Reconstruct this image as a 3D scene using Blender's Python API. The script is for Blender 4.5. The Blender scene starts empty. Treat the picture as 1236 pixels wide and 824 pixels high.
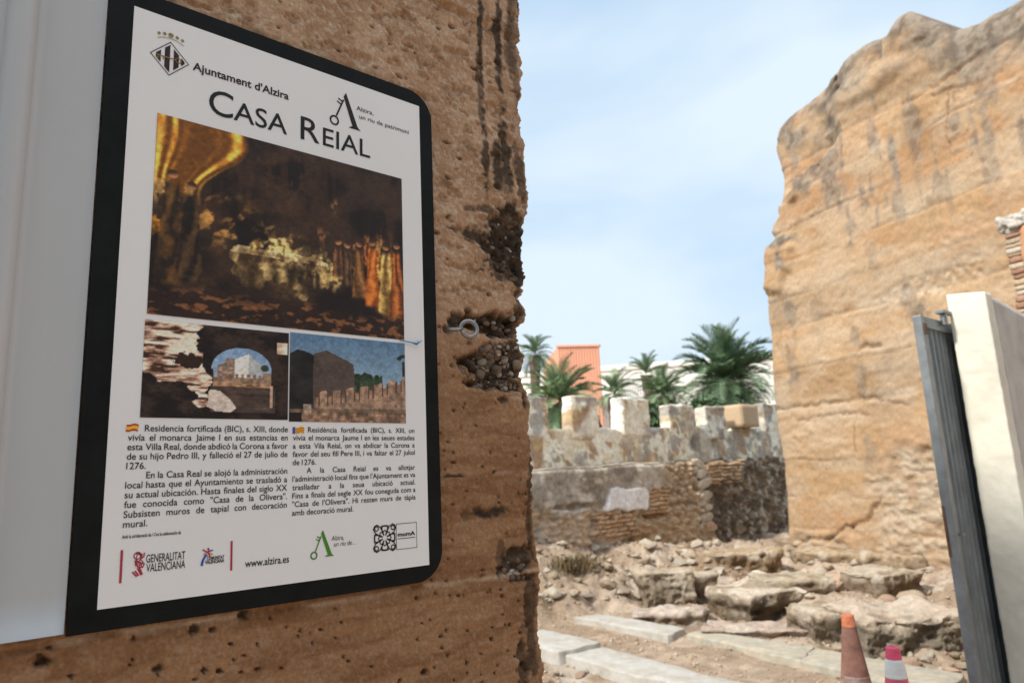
import bpy, bmesh, math, random
import numpy as np
from mathutils import Vector, Matrix

R = math.radians
random.seed(7)
rng = np.random.default_rng(11)
SC = bpy.context.scene
COL = SC.collection

# ------------------------------------------------------------------ camera
FPX, CX, CY = 855.0, 618.0, 412.0            # focal length and centre of the photograph (1236 x 824)
def _cam(x, y): return np.array([(x-CX)/FPX, -(y-CY)/FPX, -1.0])
_up = _cam(413, -4042); _up /= np.linalg.norm(_up)
_fw = np.array([0, 0, -1.0]); _fy = _fw-_up*(_fw@_up); _fy /= np.linalg.norm(_fy)
_fx = np.cross(_fy, _up)
RM = np.stack([_fx, _fy, _up])               # camera axes -> world axes (Z up, Y ahead)
EYE = np.array([0, 0, 1.55])
cd = bpy.data.cameras.new('camera'); cam = bpy.data.objects.new('camera', cd); COL.objects.link(cam)
cam.matrix_world = Matrix.Translation(EYE) @ Matrix(RM.tolist()).to_4x4()
cd.sensor_width = 36; cd.lens = FPX/1236*36; cd.clip_start = 0.02; cd.clip_end = 2000
cd.dof.use_dof = True; cd.dof.focus_distance = 1.13; cd.dof.aperture_fstop = 6.5
SC.camera = cam

# ------------------------------------------------------------------ sky, sun, exposure
SUN_AZ, SUN_EL = -126.0, 45.0                 # azimuth from +Y towards +X
w = bpy.data.worlds.new('World'); SC.world = w; w.use_nodes = True
nt = w.node_tree; nt.nodes.clear()
N = nt.nodes.new; L = nt.links.new
out = N('ShaderNodeOutputWorld'); bg = N('ShaderNodeBackground'); sky = N('ShaderNodeTexSky')
sky.sky_type = 'NISHITA'; sky.sun_disc = False; sky.sun_elevation = R(SUN_EL); sky.sun_rotation = R(SUN_AZ)
sky.air_density = 1.0; sky.dust_density = 0.6; sky.ozone_density = 1.0
tc = N('ShaderNodeTexCoord'); mp = N('ShaderNodeMapping'); mp.inputs['Scale'].default_value = (1, 1, 2.2)
mp.inputs['Location'].default_value = (0.35, 0.1, 0.2)
n1 = N('ShaderNodeTexNoise'); n1.inputs['Scale'].default_value = 1.5; n1.inputs['Detail'].default_value = 4
n1.inputs['Roughness'].default_value = 0.5; n1.inputs['Distortion'].default_value = 0.25
rp = N('ShaderNodeValToRGB'); rp.color_ramp.elements[0].position = 0.36; rp.color_ramp.elements[1].position = 0.62
rp.color_ramp.elements[0].color = (0.08, 0.08, 0.08, 1); rp.color_ramp.elements[1].color = (0.95, 0.95, 0.95, 1)
mx = N('ShaderNodeMix'); mx.data_type = 'RGBA'

# thin cloud sheet: white, with unseen brightness added overhead as fill light; between the clouds a milky blue
sx = N('ShaderNodeSeparateXYZ'); L(tc.outputs['Generated'], sx.inputs[0])
up_ = N('ShaderNodeMapRange'); up_.interpolation_type = 'SMOOTHSTEP'; up_.inputs['From Min'].default_value = 0.58; up_.inputs['From Max'].default_value = 0.85; L(sx.outputs['Z'], up_.inputs['Value'])
cb_ = N('ShaderNodeMix'); cb_.data_type = 'RGBA'; cb_.inputs['A'].default_value = (3.95, 4.55, 5.0, 1); cb_.inputs['B'].default_value = (10.5, 10.8, 11.2, 1); L(up_.outputs[0], cb_.inputs['Factor'])
hz_ = N('ShaderNodeMix'); hz_.data_type = 'RGBA'; hz_.inputs['Factor'].default_value = 0.85; hz_.inputs['B'].default_value = (2.2, 3.3, 4.6, 1); L(sky.outputs[0], hz_.inputs['A'])
L(cb_.outputs['Result'], mx.inputs['B'])
L(tc.outputs['Generated'], mp.inputs['Vector']); L(mp.outputs[0], n1.inputs['Vector'])
L(n1.outputs['Fac'], rp.inputs[0]); L(rp.outputs[0], mx.inputs['Factor']); L(hz_.outputs['Result'], mx.inputs['A'])
L(mx.outputs['Result'], bg.inputs[0]); L(bg.outputs[0], out.inputs[0]); bg.inputs[1].default_value = 0.1
sd = bpy.data.lights.new('sun', 'SUN'); sd.energy = 2.3; sd.angle = R(6); sd.color = (1.0, 0.95, 0.87)
sun = bpy.data.objects.new('sun', sd); COL.objects.link(sun)
_d = Vector((math.sin(R(SUN_AZ))*math.cos(R(SUN_EL)), math.cos(R(SUN_AZ))*math.cos(R(SUN_EL)), math.sin(R(SUN_EL))))
sun.rotation_euler = (-_d).to_track_quat('-Z', 'Y').to_euler()
SC.view_settings.view_transform = 'Standard'; SC.view_settings.look = 'None'
SC.view_settings.gamma = 1; SC.view_settings.exposure = 1.05; SC.view_settings.use_curve_mapping = False

# ------------------------------------------------------------------ frames: two wall directions, pixel look-ups
U = np.array([0.75953, 0.65047, 0.0]); NV = np.array([0.65047, -0.75953, 0.0])   # along the sign wall / towards the viewer
TA = np.array([-0.4226, 0.9063, 0.0]); TN = np.array([-0.9063, -0.4226, 0.0])    # along the tower face / towards the viewer
D0, DW, DT = 1.03, 7.5, 8.9
KD = DW/6.4
C2 = np.array([0, 0, 0.0]); Z3 = np.array([0, 0, 1.0])
def ray(x, y):
    d = RM@_cam(x, y); return d/np.linalg.norm(d)
def SP(s, t, o=0.0, d=D0):                    # point(s) on a plane parallel to the sign wall, o = offset towards viewer
    s = np.asarray(s, float); t = np.asarray(t, float); o = np.asarray(o, float)
    return s[..., None]*U + (o-d)[..., None]*NV + t[..., None]*Z3
def TP(a, z, o=0.0):
    a = np.asarray(a, float); z = np.asarray(z, float); o = np.asarray(o, float)
    return a[..., None]*TA + (o-DT)[..., None]*TN + z[..., None]*Z3
def S(x, y, d=D0):
    r = ray(x, y); P = EYE+r*(-d/(r@NV)); return float(P@U), float(P[2])
def T(x, y):
    r = ray(x, y); P = EYE+r*(-DT/(r@TN)); return float(P@TA), float(P[2])
def G(x, y, z=0.0):
    r = ray(x, y); return EYE+r*((z-1.55)/r[2])
def FD(P): return float((np.asarray(P)-EYE)@(RM@np.array([0, 0, -1.0])))   # distance along the viewing axis
def at(x, y, dist):                           # the point seen at a pixel at a given distance along Y
    r = ray(x, y); return EYE+r*(dist/r[1])

# ------------------------------------------------------------------ numpy noise
def _h(ix, iy, iz, seed):
    h = (ix.astype(np.int64)*374761393 + iy.astype(np.int64)*668265263 + iz.astype(np.int64)*1274126177 + seed*974711) & 0xffffffff
    h = ((h ^ (h >> 13))*1274126177) & 0xffffffff
    h = ((h ^ (h >> 16))*2246822519) & 0xffffffff
    return ((h ^ (h >> 15)) & 0xffffff)/float(0xffffff)
def vn(x, y, z=0.0, seed=0):
    x, y, z = np.broadcast_arrays(np.asarray(x, float), np.asarray(y, float), np.asarray(z, float))
    ix, iy, iz = np.floor(x), np.floor(y), np.floor(z)
    fx, fy, fz = x-ix, y-iy, z-iz
    fx = fx*fx*fx*(fx*(fx*6-15)+10); fy = fy*fy*fy*(fy*(fy*6-15)+10); fz = fz*fz*fz*(fz*(fz*6-15)+10)
    r = 0
    for dx in (0, 1):
        for dy in (0, 1):
            for dz in (0, 1):
                r = r + _h(ix+dx, iy+dy, iz+dz, seed)*np.where(dx, fx, 1-fx)*np.where(dy, fy, 1-fy)*np.where(dz, fz, 1-fz)
    return r*2-1
def fbm(x, y, z=0.0, o=4, seed=0, g=0.5):
    a, s, r, k = 1.0, 0.0, 0.0, 1.0
    for i in range(o):
        r = r+a*vn(np.asarray(x)*k, np.asarray(y)*k, np.asarray(z)*k, seed+i*17); s += a; a *= g; k *= 2.03
    return r/s*1.5
def sst(a, b, x):
    t = np.clip((np.asarray(x, float)-a)/(b-a), 0, 1); return t*t*(3-2*t)
def worley(x, y, seed=0):
    x = np.asarray(x, float); y = np.asarray(y, float)
    ix, iy = np.floor(x), np.floor(y); f1 = np.full(x.shape, 9.0); f2 = f1.copy(); cid = np.zeros(x.shape)
    zz = np.zeros_like(ix)
    for dx in (-1, 0, 1):
        for dy in (-1, 0, 1):
            cx_, cy_ = ix+dx, iy+dy
            px = cx_+_h(cx_, cy_, zz, seed); py = cy_+_h(cx_, cy_, zz, seed+5)
            d = np.hypot(px-x, py-y); c = _h(cx_, cy_, zz, seed+9)
            nw = d < f1; f2 = np.where(nw, f1, np.minimum(f2, d)); cid = np.where(nw, c, cid); f1 = np.minimum(f1, d)
    return f1, f2, cid
def lin(c):
    c = np.asarray(c, float)/255.0
    return np.where(c <= 0.04045, c/12.92, ((c+0.055)/1.055)**2.4)
def mixc(a, b, m):
    m = np.asarray(m)[..., None]; return np.asarray(a)*(1-m)+np.asarray(b)*m

def inpoly(x, y, pts):
    r = np.zeros(x.shape, bool); n = len(pts)
    for i in range(n):
        (x1, y1), (x2, y2) = pts[i], pts[(i+1) % n]
        if y1 == y2: continue
        cnd = ((y1 > y) != (y2 > y)) & (x < (x2-x1)*(y-y1)/(y2-y1)+x1); r ^= cnd
    return r
# ------------------------------------------------------------------ scene helpers
def tag(o, label=None, cat=None, group=None, kind=None):
    if label: o['label'] = label
    if cat: o['category'] = cat
    if group: o['group'] = group
    if kind: o['kind'] = kind
    return o
def empty(name, loc, label, cat, group=None):
    o = bpy.data.objects.new(name, None); COL.objects.link(o); o.location = [float(v) for v in loc]; o.empty_display_size = 0.1
    return tag(o, label, cat, group)
def wloc(o):
    v = Vector((0, 0, 0))
    while o: v += o.location; o = o.parent
    return np.array(v)
def mesh(name, V, F, mat, parent=None, col=None, smooth=True, loc=None):
    V = np.asarray(V, float).reshape(-1, 3)
    off = wloc(parent) if parent else np.zeros(3)
    if loc is not None: off = np.asarray(loc, float)
    me = bpy.data.meshes.new(name)
    if isinstance(F, np.ndarray) and F.ndim == 2:
        k = F.shape[1]; me.vertices.add(len(V)); me.vertices.foreach_set('co', (V-off).ravel())
        me.loops.add(F.size); me.loops.foreach_set('vertex_index', F.ravel().astype(np.int32))
        me.polygons.add(len(F)); me.polygons.foreach_set('loop_start', np.arange(0, F.size, k, dtype=np.int32))
        me.polygons.foreach_set('loop_total', np.full(len(F), k, dtype=np.int32)); me.update(calc_edges=True); me.validate()
    else:
        me.from_pydata((V-off).tolist(), [], [list(map(int, f)) for f in F]); me.update()
    if smooth: me.polygons.foreach_set('use_smooth', [True]*len(me.polygons))
    if col is not None:
        a = me.color_attributes.new('col', 'FLOAT_COLOR', 'POINT')
        c = np.ones((len(V), 4)); c[:, :3] = np.clip(np.asarray(col).reshape(-1, 3), 0, 1); a.data.foreach_set('color', c.ravel())
    me.materials.append(mat)
    o = bpy.data.objects.new(name, me); COL.objects.link(o)
    if loc is not None: o.location = [float(v) for v in loc]
    if parent: o.parent = parent
    return o
def quads(ni, nj, base=0):
    i, j = np.meshgrid(np.arange(ni-1), np.arange(nj-1), indexing='ij')
    a = (i*nj+j).ravel()+base
    return np.stack([a, a+1, a+nj+1, a+nj], 1)
class MB:                                    # collects simple shapes into one mesh
    def __init__(s): s.V = []; s.F = []
    def add(s, V, F):
        b = len(s.V); s.V += [tuple(map(float, v)) for v in V]; s.F += [tuple(int(i)+b for i in f) for f in F]; return s
    def box(s, c, ax, ay, az, hx, hy, hz):
        c, ax, ay, az = map(np.asarray, (c, ax, ay, az))
        P = [c+ax*hx*i+ay*hy*j+az*hz*k for k in (-1, 1) for j in (-1, 1) for i in (-1, 1)]
        return s.add(P, [(0, 2, 3, 1), (4, 5, 7, 6), (0, 1, 5, 4), (2, 6, 7, 3), (0, 4, 6, 2), (1, 3, 7, 5)])
    def tube(s, pts, rad, n=10, cap=True):
        pts = [np.asarray(p, float) for p in pts]; rad = [rad]*len(pts) if np.isscalar(rad) else rad
        b = len(s.V); ref = np.array([0.13, 0.21, 0.97]); prev = None
        for i, p in enumerate(pts):
            t = pts[min(i+1, len(pts)-1)]-pts[max(i-1, 0)]; t = t/np.linalg.norm(t)
            a = prev if prev is not None else ref
            a = a-t*(a@t)
            if np.linalg.norm(a) < 1e-4: a = np.array([1.0, 0, 0])-t*t[0]
            a /= np.linalg.norm(a); prev = a; c = np.cross(t, a)
            for k in range(n):
                th = 2*math.pi*k/n; s.V.append(tuple(p+rad[i]*(a*math.cos(th)+c*math.sin(th))))
        for i in range(len(pts)-1):
            for k in range(n):
                k2 = (k+1) % n; s.F.append((b+i*n+k, b+i*n+k2, b+(i+1)*n+k2, b+(i+1)*n+k))
        if cap:
            s.F.append(tuple(b+k for k in range(n))[::-1]); s.F.append(tuple(b+(len(pts)-1)*n+k for k in range(n)))
        return s
    def build(s, name, mat, parent=None, smooth=False, bevel=0, loc=None):
        o = mesh(name, s.V, s.F, mat, parent, smooth=smooth, loc=loc)
        if bevel:
            m = o.modifiers.new('bevel', 'BEVEL'); m.width = bevel; m.segments = 2; m.limit_method = 'ANGLE'
        return o
def block(hx, hy, hz, n=(10, 10, 10), rnd=0.03, amp=0.01, freq=6.0, seed=0, oct=4, big=0.0, bigf=1.5):
    """rounded, weathered block centred at 0; returns V, F (quads) with welded edges"""
    V = []; F = []; idx = {}
    nx, ny, nz = n
    def vid(i, j, k):
        key = (i, j, k)
        if key not in idx: idx[key] = len(V); V.append((i/nx*2-1, j/ny*2-1, k/nz*2-1))
        return idx[key]
    for i in range(nx):
        for j in range(ny):
            F.append((vid(i, j, 0), vid(i, j+1, 0), vid(i+1, j+1, 0), vid(i+1, j, 0))); F.append((vid(i, j, nz), vid(i+1, j, nz), vid(i+1, j+1, nz), vid(i, j+1, nz)))
    for i in range(nx):
        for k in range(nz):
            F.append((vid(i, 0, k), vid(i+1, 0, k), vid(i+1, 0, k+1), vid(i, 0, k+1))); F.append((vid(i, ny, k), vid(i, ny, k+1), vid(i+1, ny, k+1), vid(i+1, ny, k)))
    for j in range(ny):
        for k in range(nz):
            F.append((vid(0, j, k), vid(0, j, k+1), vid(0, j+1, k+1), vid(0, j+1, k))); F.append((vid(nx, j, k), vid(nx, j+1, k), vid(nx, j+1, k+1), vid(nx, j, k+1)))
    V = np.array(V)*np.array([hx, hy, hz]); h = np.array([hx, hy, hz])
    r = min(rnd, 0.95*h.min()); inner = np.clip(V, -(h-r), h-r); dv = V-inner; ln = np.linalg.norm(dv, axis=1, keepdims=True)
    nrm = dv/np.maximum(ln, 1e-9); V = inner+nrm*r
    so = seed*13.7
    d = amp*fbm(V[:, 0]*freq+so, V[:, 1]*freq, V[:, 2]*freq, oct, seed)
    if big: d = d+big*fbm(V[:, 0]*bigf+so, V[:, 1]*bigf, V[:, 2]*bigf, 2, seed+50)
    return V+nrm*d[:, None], np.array(F)

# ------------------------------------------------------------------ materials
def mat(name, col=(0.5, 0.5, 0.5), rough=0.7, metal=0.0, spec=0.4, attr=False, n_scale=None, n_amt=0.0, n_detail=6, bumps=(), rand=0.0, col2=None, stretch=(1, 1, 1), coords='Object', coat=0.0):
    """principled material: flat or attribute colour, two octaves of colour mottling, stacked bumps [(scale, strength, distance)]"""
    m = bpy.data.materials.new(name); m.use_nodes = True; t = m.node_tree; b = t.nodes['Principled BSDF']
    NN = t.nodes.new; LL = t.links.new
    b.inputs['Roughness'].default_value = rough; b.inputs['Metallic'].default_value = metal; b.inputs['Specular IOR Level'].default_value = spec
    b.inputs['Coat Weight'].default_value = coat
    tcn = NN('ShaderNodeTexCoord'); mpn = NN('ShaderNodeMapping'); mpn.inputs['Scale'].default_value = stretch
    LL(tcn.outputs[coords], mpn.inputs['Vector'])
    if attr:
        an = NN('ShaderNodeAttribute'); an.attribute_name = 'col'; src = an.outputs['Color']
    else:
        rg = NN('ShaderNodeRGB'); rg.outputs[0].default_value = (*col, 1); src = rg.outputs[0]
    if col2 is not None:
        nz = NN('ShaderNodeTexNoise'); nz.inputs['Scale'].default_value = (n_scale or 4)*0.35; nz.inputs['Detail'].default_value = 5
        LL(mpn.outputs[0], nz.inputs['Vector'])
        rr = NN('ShaderNodeValToRGB'); rr.color_ramp.elements[0].position = 0.42; rr.color_ramp.elements[1].position = 0.62; LL(nz.outputs['Fac'], rr.inputs[0])
        mm = NN('ShaderNodeMix'); mm.data_type = 'RGBA'; LL(rr.outputs[0], mm.inputs['Factor']); LL(src, mm.inputs['A']); mm.inputs['B'].default_value = (*col2, 1); src = mm.outputs['Result']
    if n_scale:
        nz = NN('ShaderNodeTexNoise'); nz.inputs['Scale'].default_value = n_scale; nz.inputs['Detail'].default_value = n_detail; nz.inputs['Roughness'].default_value = 0.65
        LL(mpn.outputs[0], nz.inputs['Vector'])
        mr = NN('ShaderNodeMapRange'); mr.inputs['From Min'].default_value = 0.3; mr.inputs['From Max'].default_value = 0.7
        mr.inputs['To Min'].default_value = 1-n_amt; mr.inputs['To Max'].default_value = 1+n_amt; LL(nz.outputs['Fac'], mr.inputs['Value'])
        mm = NN('ShaderNodeMix'); mm.data_type = 'RGBA'; mm.blend_type = 'MULTIPLY'; mm.inputs['Factor'].default_value = 1
        LL(src, mm.inputs['A']); LL(mr.outputs[0], mm.inputs['B']); src = mm.outputs['Result']
    if rand:
        oi = NN('ShaderNodeObjectInfo'); mr = NN('ShaderNodeMapRange'); mr.inputs['To Min'].default_value = 1-rand; mr.inputs['To Max'].default_value = 1+rand
        LL(oi.outputs['Random'], mr.inputs['Value']); mm = NN('ShaderNodeMix'); mm.data_type = 'RGBA'; mm.blend_type = 'MULTIPLY'; mm.inputs['Factor'].default_value = 1
        LL(src, mm.inputs['A']); LL(mr.outputs[0], mm.inputs['B']); src = mm.outputs['Result']
    LL(src, b.inputs['Base Color'])
    prev = None
    for (sc, st, ds) in bumps:
        nz = NN('ShaderNodeTexNoise'); nz.inputs['Scale'].default_value = sc; nz.inputs['Detail'].default_value = 6; nz.inputs['Roughness'].default_value = 0.6
        LL(mpn.outputs[0], nz.inputs['Vector'])
        bp = NN('ShaderNodeBump'); bp.inputs['Strength'].default_value = st; bp.inputs['Distance'].default_value = ds
        LL(nz.outputs['Fac'], bp.inputs['Height'])
        if prev: LL(prev.outputs[0], bp.inputs['Normal'])
        prev = bp
    if prev: LL(prev.outputs[0], b.inputs['Normal'])
    return m
M = {}
M['pier'] = mat('pier_earth', attr=True, rough=0.92, spec=0.15, n_scale=200, n_amt=0.24, bumps=((120, 0.4, 0.003), (330, 0.4, 0.0015), (800, 0.25, 0.0006)))
M['tower'] = mat('tower_earth', attr=True, rough=0.95, spec=0.1, n_scale=22, n_amt=0.14, bumps=((12, 0.22, 0.02), (50, 0.5, 0.012)))
M['rampart'] = mat('rampart_masonry', attr=True, rough=0.95, spec=0.1, n_scale=14, n_amt=0.3, bumps=((16, 0.6, 0.03), (60, 0.5, 0.012)))
M['ground'] = mat('dry_earth', attr=True, rough=0.97, spec=0.05, n_scale=9, n_amt=0.25, bumps=((18, 0.5, 0.03), (70, 0.6, 0.015)))
M['found'] = mat('lime_masonry', attr=True, rough=0.95, spec=0.08, n_scale=12, n_amt=0.25, bumps=((14, 0.7, 0.04), (50, 0.8, 0.02)))
def stonemat(name, c, c2): return mat(name, c, rough=0.93, spec=0.1, n_scale=16, n_amt=0.25, col2=c2, rand=0.18, bumps=((14, 0.5, 0.035), (45, 0.5, 0.012)))
M['stone_tan'] = stonemat('tan_stone', (0.409, 0.313, 0.217), (0.348, 0.278, 0.2))
M['stone_pale'] = stonemat('pale_stone', (0.522, 0.461, 0.365), (0.435, 0.365, 0.278))
M['stone_grey'] = stonemat('grey_stone', (0.38, 0.33, 0.27), (0.45, 0.38, 0.29))
M['stone_pink'] = stonemat('pink_stone', (0.435, 0.287, 0.2), (0.4, 0.296, 0.217))
M['slab'] = mat('pale_slab', (0.41, 0.39, 0.35), rough=0.85, spec=0.2, n_scale=14, n_amt=0.14, col2=(0.36, 0.325, 0.275), bumps=((30, 0.3, 0.01), (120, 0.35, 0.004)))
M['slab_yellow'] = mat('yellow_slab', (0.385, 0.335, 0.255), rough=0.9, spec=0.15, n_scale=12, n_amt=0.2, col2=(0.33, 0.305, 0.245), bumps=((30, 0.4, 0.01), (120, 0.35, 0.004)))
M['black'] = mat('black_print', (0.009, 0.010, 0.010), rough=0.6, spec=0.12, n_scale=20, n_amt=0.3)
M['white'] = mat('white_print', (0.83, 0.82, 0.805), rough=0.42, spec=0.35, n_scale=3, n_amt=0.025, bumps=((3, 0.05, 0.01),))
M['print'] = mat('picture_print', attr=True, rough=0.45, spec=0.3)
M['ink'] = mat('black_ink', (0.012, 0.012, 0.012), rough=0.5, spec=0.3)
M['ink_plum'] = mat('plum_ink', (0.035, 0.014, 0.018), rough=0.5, spec=0.3)
M['ink_gold'] = mat('gold_ink', (0.27, 0.18, 0.06), rough=0.5)
M['ink_red'] = mat('crimson_ink', (0.42, 0.03, 0.06), rough=0.5)
M['ink_green'] = mat('green_ink', (0.06, 0.24, 0.015), rough=0.5)
M['ink_blue'] = mat('blue_ink', (0.02, 0.09, 0.40), rough=0.5)
M['ink_orange'] = mat('orange_ink', (0.75, 0.25, 0.03), rough=0.5)
M['ink_yellow'] = mat('yellow_ink', (0.80, 0.52, 0.03), rough=0.5)
M['ink_flagred'] = mat('flag_red_ink', (0.55, 0.03, 0.02), rough=0.5)
M['cladding'] = mat('painted_sheet', (0.48, 0.495, 0.50), rough=0.32, spec=0.5, n_scale=5, n_amt=0.05, bumps=((4, 0.12, 0.02),), stretch=(1, 1, 0.3))
M['steel'] = mat('dull_steel', (0.30, 0.30, 0.30), rough=0.42, metal=1.0, n_scale=180, n_amt=0.25, bumps=((300, 0.2, 0.0006),))
M['gate'] = mat('gate_paint', (0.21, 0.228, 0.237), rough=0.5, metal=0.35, spec=0.4, n_scale=7, n_amt=0.25, bumps=((120, 0.15, 0.001),))
M['gate_light'] = mat('gate_galvanised', (0.215, 0.232, 0.238), rough=0.45, metal=0.4, n_scale=9, n_amt=0.25)
M['rust'] = mat('rusty_steel', (0.13, 0.075, 0.045), rough=0.85, n_scale=40, n_amt=0.4, bumps=((90, 0.4, 0.002),))
M['pillar'] = mat('cream_render', (0.76, 0.735, 0.625), rough=0.9, spec=0.15, n_scale=3.5, n_amt=0.12, col2=(0.69, 0.655, 0.545), bumps=((60, 0.25, 0.004), (6, 0.2, 0.01)))
M['shaded_wall'] = mat('shade_grey_render', (0.50, 0.48, 0.44), rough=0.92, spec=0.1, n_scale=7, n_amt=0.14, col2=(0.44, 0.42, 0.39), bumps=((60, 0.3, 0.004), (6, 0.2, 0.01)))  # grey of the wall's shaded side, put into the colour
M['cone_old'] = mat('faded_cone_rubber', (0.25, 0.125, 0.09), rough=0.75, spec=0.25, n_scale=18, n_amt=0.35, col2=(0.21, 0.11, 0.085), bumps=((60, 0.15, 0.002),))
M['cone_orange'] = mat('orange_cone_rubber', (0.60, 0.15, 0.055), rough=0.6, n_scale=30, n_amt=0.35, col2=(0.45, 0.19, 0.11))
M['cone_band'] = mat('worn_reflective_band', (0.29, 0.225, 0.20), rough=0.6, n_scale=60, n_amt=0.3, col2=(0.24, 0.125, 0.09), stretch=(1, 1, 2))
M['cone_pink'] = mat('pinkish_red_cone_plastic', (0.68, 0.085, 0.16), rough=0.5, n_scale=25, n_amt=0.2)
M['cone_white'] = mat('white_reflective_band', (0.66, 0.66, 0.64), rough=0.45, n_scale=40, n_amt=0.12)
M['frond'] = mat('palm_frond', (0.105, 0.175, 0.085), rough=0.5, spec=0.4, n_scale=1.8, n_amt=0.4, col2=(0.14, 0.21, 0.11))
M['frond_light'] = mat('palm_frond_light', (0.16, 0.25, 0.12), rough=0.5, spec=0.4, n_scale=1.8, n_amt=0.4, col2=(0.20, 0.28, 0.14))
M['frond_dead'] = mat('dead_frond', (0.17, 0.11, 0.055), rough=0.8, n_scale=5, n_amt=0.3)
M['trunk'] = mat('palm_trunk', (0.14, 0.105, 0.075), rough=0.95, n_scale=6, n_amt=0.35, bumps=((14, 0.8, 0.05),))
M['orange'] = mat('orange_cladding', (0.68, 0.34, 0.22), rough=0.7, n_scale=0.5, n_amt=0.06)
M['whitewall'] = mat('white_render', (0.88, 0.85, 0.76), rough=0.85, n_scale=0.4, n_amt=0.05)
M['glass'] = mat('window_glass', (0.05, 0.07, 0.08), rough=0.1, spec=0.6)
M['rail'] = mat('railing_paint', (0.30, 0.31, 0.31), rough=0.6)
M['tanbox'] = mat('tan_cast_stone', (0.52, 0.38, 0.245), rough=0.9, n_scale=8, n_amt=0.08, stretch=(1, 1, 6), bumps=((40, 0.25, 0.006),))
M['salmon'] = mat('salmon_render', (0.55, 0.28, 0.15), rough=0.9, n_scale=5, n_amt=0.12, bumps=((40, 0.3, 0.006),))
M['brick'] = mat('old_brick', attr=True, rough=0.95, n_scale=30, n_amt=0.25, bumps=((40, 0.5, 0.01),))
M['rubble_white'] = mat('white_lime_rubble', (0.46, 0.42, 0.365), rough=0.95, n_scale=25, n_amt=0.4, bumps=((40, 0.6, 0.02),))
M['thread'] = mat('blue_cord', (0.06, 0.24, 0.46), rough=0.7)
M['weed'] = mat('dry_weed', (0.17, 0.125, 0.06), rough=0.9, n_scale=8, n_amt=0.4)
M['shrub'] = mat('shrub_leaf', (0.10, 0.16, 0.075), rough=0.6, n_scale=3, n_amt=0.4)
M['pebble'] = mat('river_pebble', attr=True, rough=0.8, spec=0.25, n_scale=120, n_amt=0.2)

# ================================================================== GROUND
def lateral(x, y):  # perpendicular depth from camera towards the rampart, position along it
    return -(x*NV[0]+y*NV[1]), x*U[0]+y*U[1]
def ground_h(x, y):
    x = np.asarray(x, float); y = np.asarray(y, float)
    dep, s = lateral(x, y)
    near = sst(3.2, 4.4, dep+0.0*s)*1.0
    fade = sst(-3, -1, x)*(1-sst(11, 14, x))*(1-sst(15, 18, y))*sst(2.0, 3.5, y)
    bh = 0.60-0.085*(s-6.7); bh = np.clip(bh, 0.20, 0.62)
    bank = bh*(1-sst(0.05, 1.9, DW-dep+0.35*fbm(s*0.9, dep*0.9, 0, 2, 31)))
    dtw = DT+(x*TN[0]+y*TN[1])
    tb = 0.20*(1-sst(0.0, 1.3, dtw+0.3*fbm(x*1.1, y*1.1, 0, 2, 37)))
    path = sst(4.1, 4.4, s)*(1-sst(6.0, 6.4, s))*(1-sst(5.9, 6.5, dep))
    rough = 0.075*fbm(x*0.9, y*0.9, 0, 3, 3)+0.05*fbm(x*3.2, y*3.2, 0, 3, 5)+0.03*fbm(x*9, y*9, 0, 3, 8)+0.10*sst(.02, .12, bank)*(np.abs(fbm(x*4.5, y*4.5, 0, 4, 12))-.25)+.03*sst(.02, .1, bank)*fbm(x*16, y*16, 0, 2, 14)
    return fade*(np.maximum(bank, tb)+rough*(1-0.8*path)-0.03*path)
fx_ = np.arange(-1.2, 8.6, 0.04); fy_ = np.arange(3.6, 15.2, 0.04)
gx = np.concatenate([[-600, -200, -60, -25, -10, -5, -3, -2], fx_, [9, 10, 12, 16, 25, 60, 200, 600]])
gy = np.concatenate([[-600, -200, -60, -20, -8, -3, 0, 1.5, 2.5, 3.1], fy_, [15.6, 16.5, 18, 22, 30, 60, 200, 600]])
X, Y = np.meshgrid(gx, gy, indexing='ij')
H = ground_h(X, Y)
c = mixc((0.33, 0.248, 0.175), (0.43, 0.335, 0.25), sst(-0.3, 0.5, fbm(X*1.6, Y*1.6, 0, 4, 21)))
c = mixc(c, (0.25, 0.165, 0.10), 0.8*sst(0.05, 0.45, fbm(X*1.1+9, Y*1.1, 0, 4, 23)))
c = mixc(c, (0.46, 0.39, 0.315), 0.8*sst(0.25, 0.6, fbm(X*2.7, Y*2.7+4, 0, 4, 25)))
_dep, _s = lateral(X, Y)
c = c*.9
pm = sst(4.55, 4.75, _s)*(1-sst(5.75, 5.95, _s))*(1-sst(5.8, 6.4, _dep))
c = mixc(c, mixc((0.27, 0.20, 0.138), (0.36, 0.275, 0.20), sst(-0.3, 0.4, fbm(X*5, Y*5, 0, 4, 27))), 0.85*pm)
o = mesh('ground', np.stack([X, Y, H], -1), quads(len(gx), len(gy)), M['ground'], col=c); tag(o, kind='structure')

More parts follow.
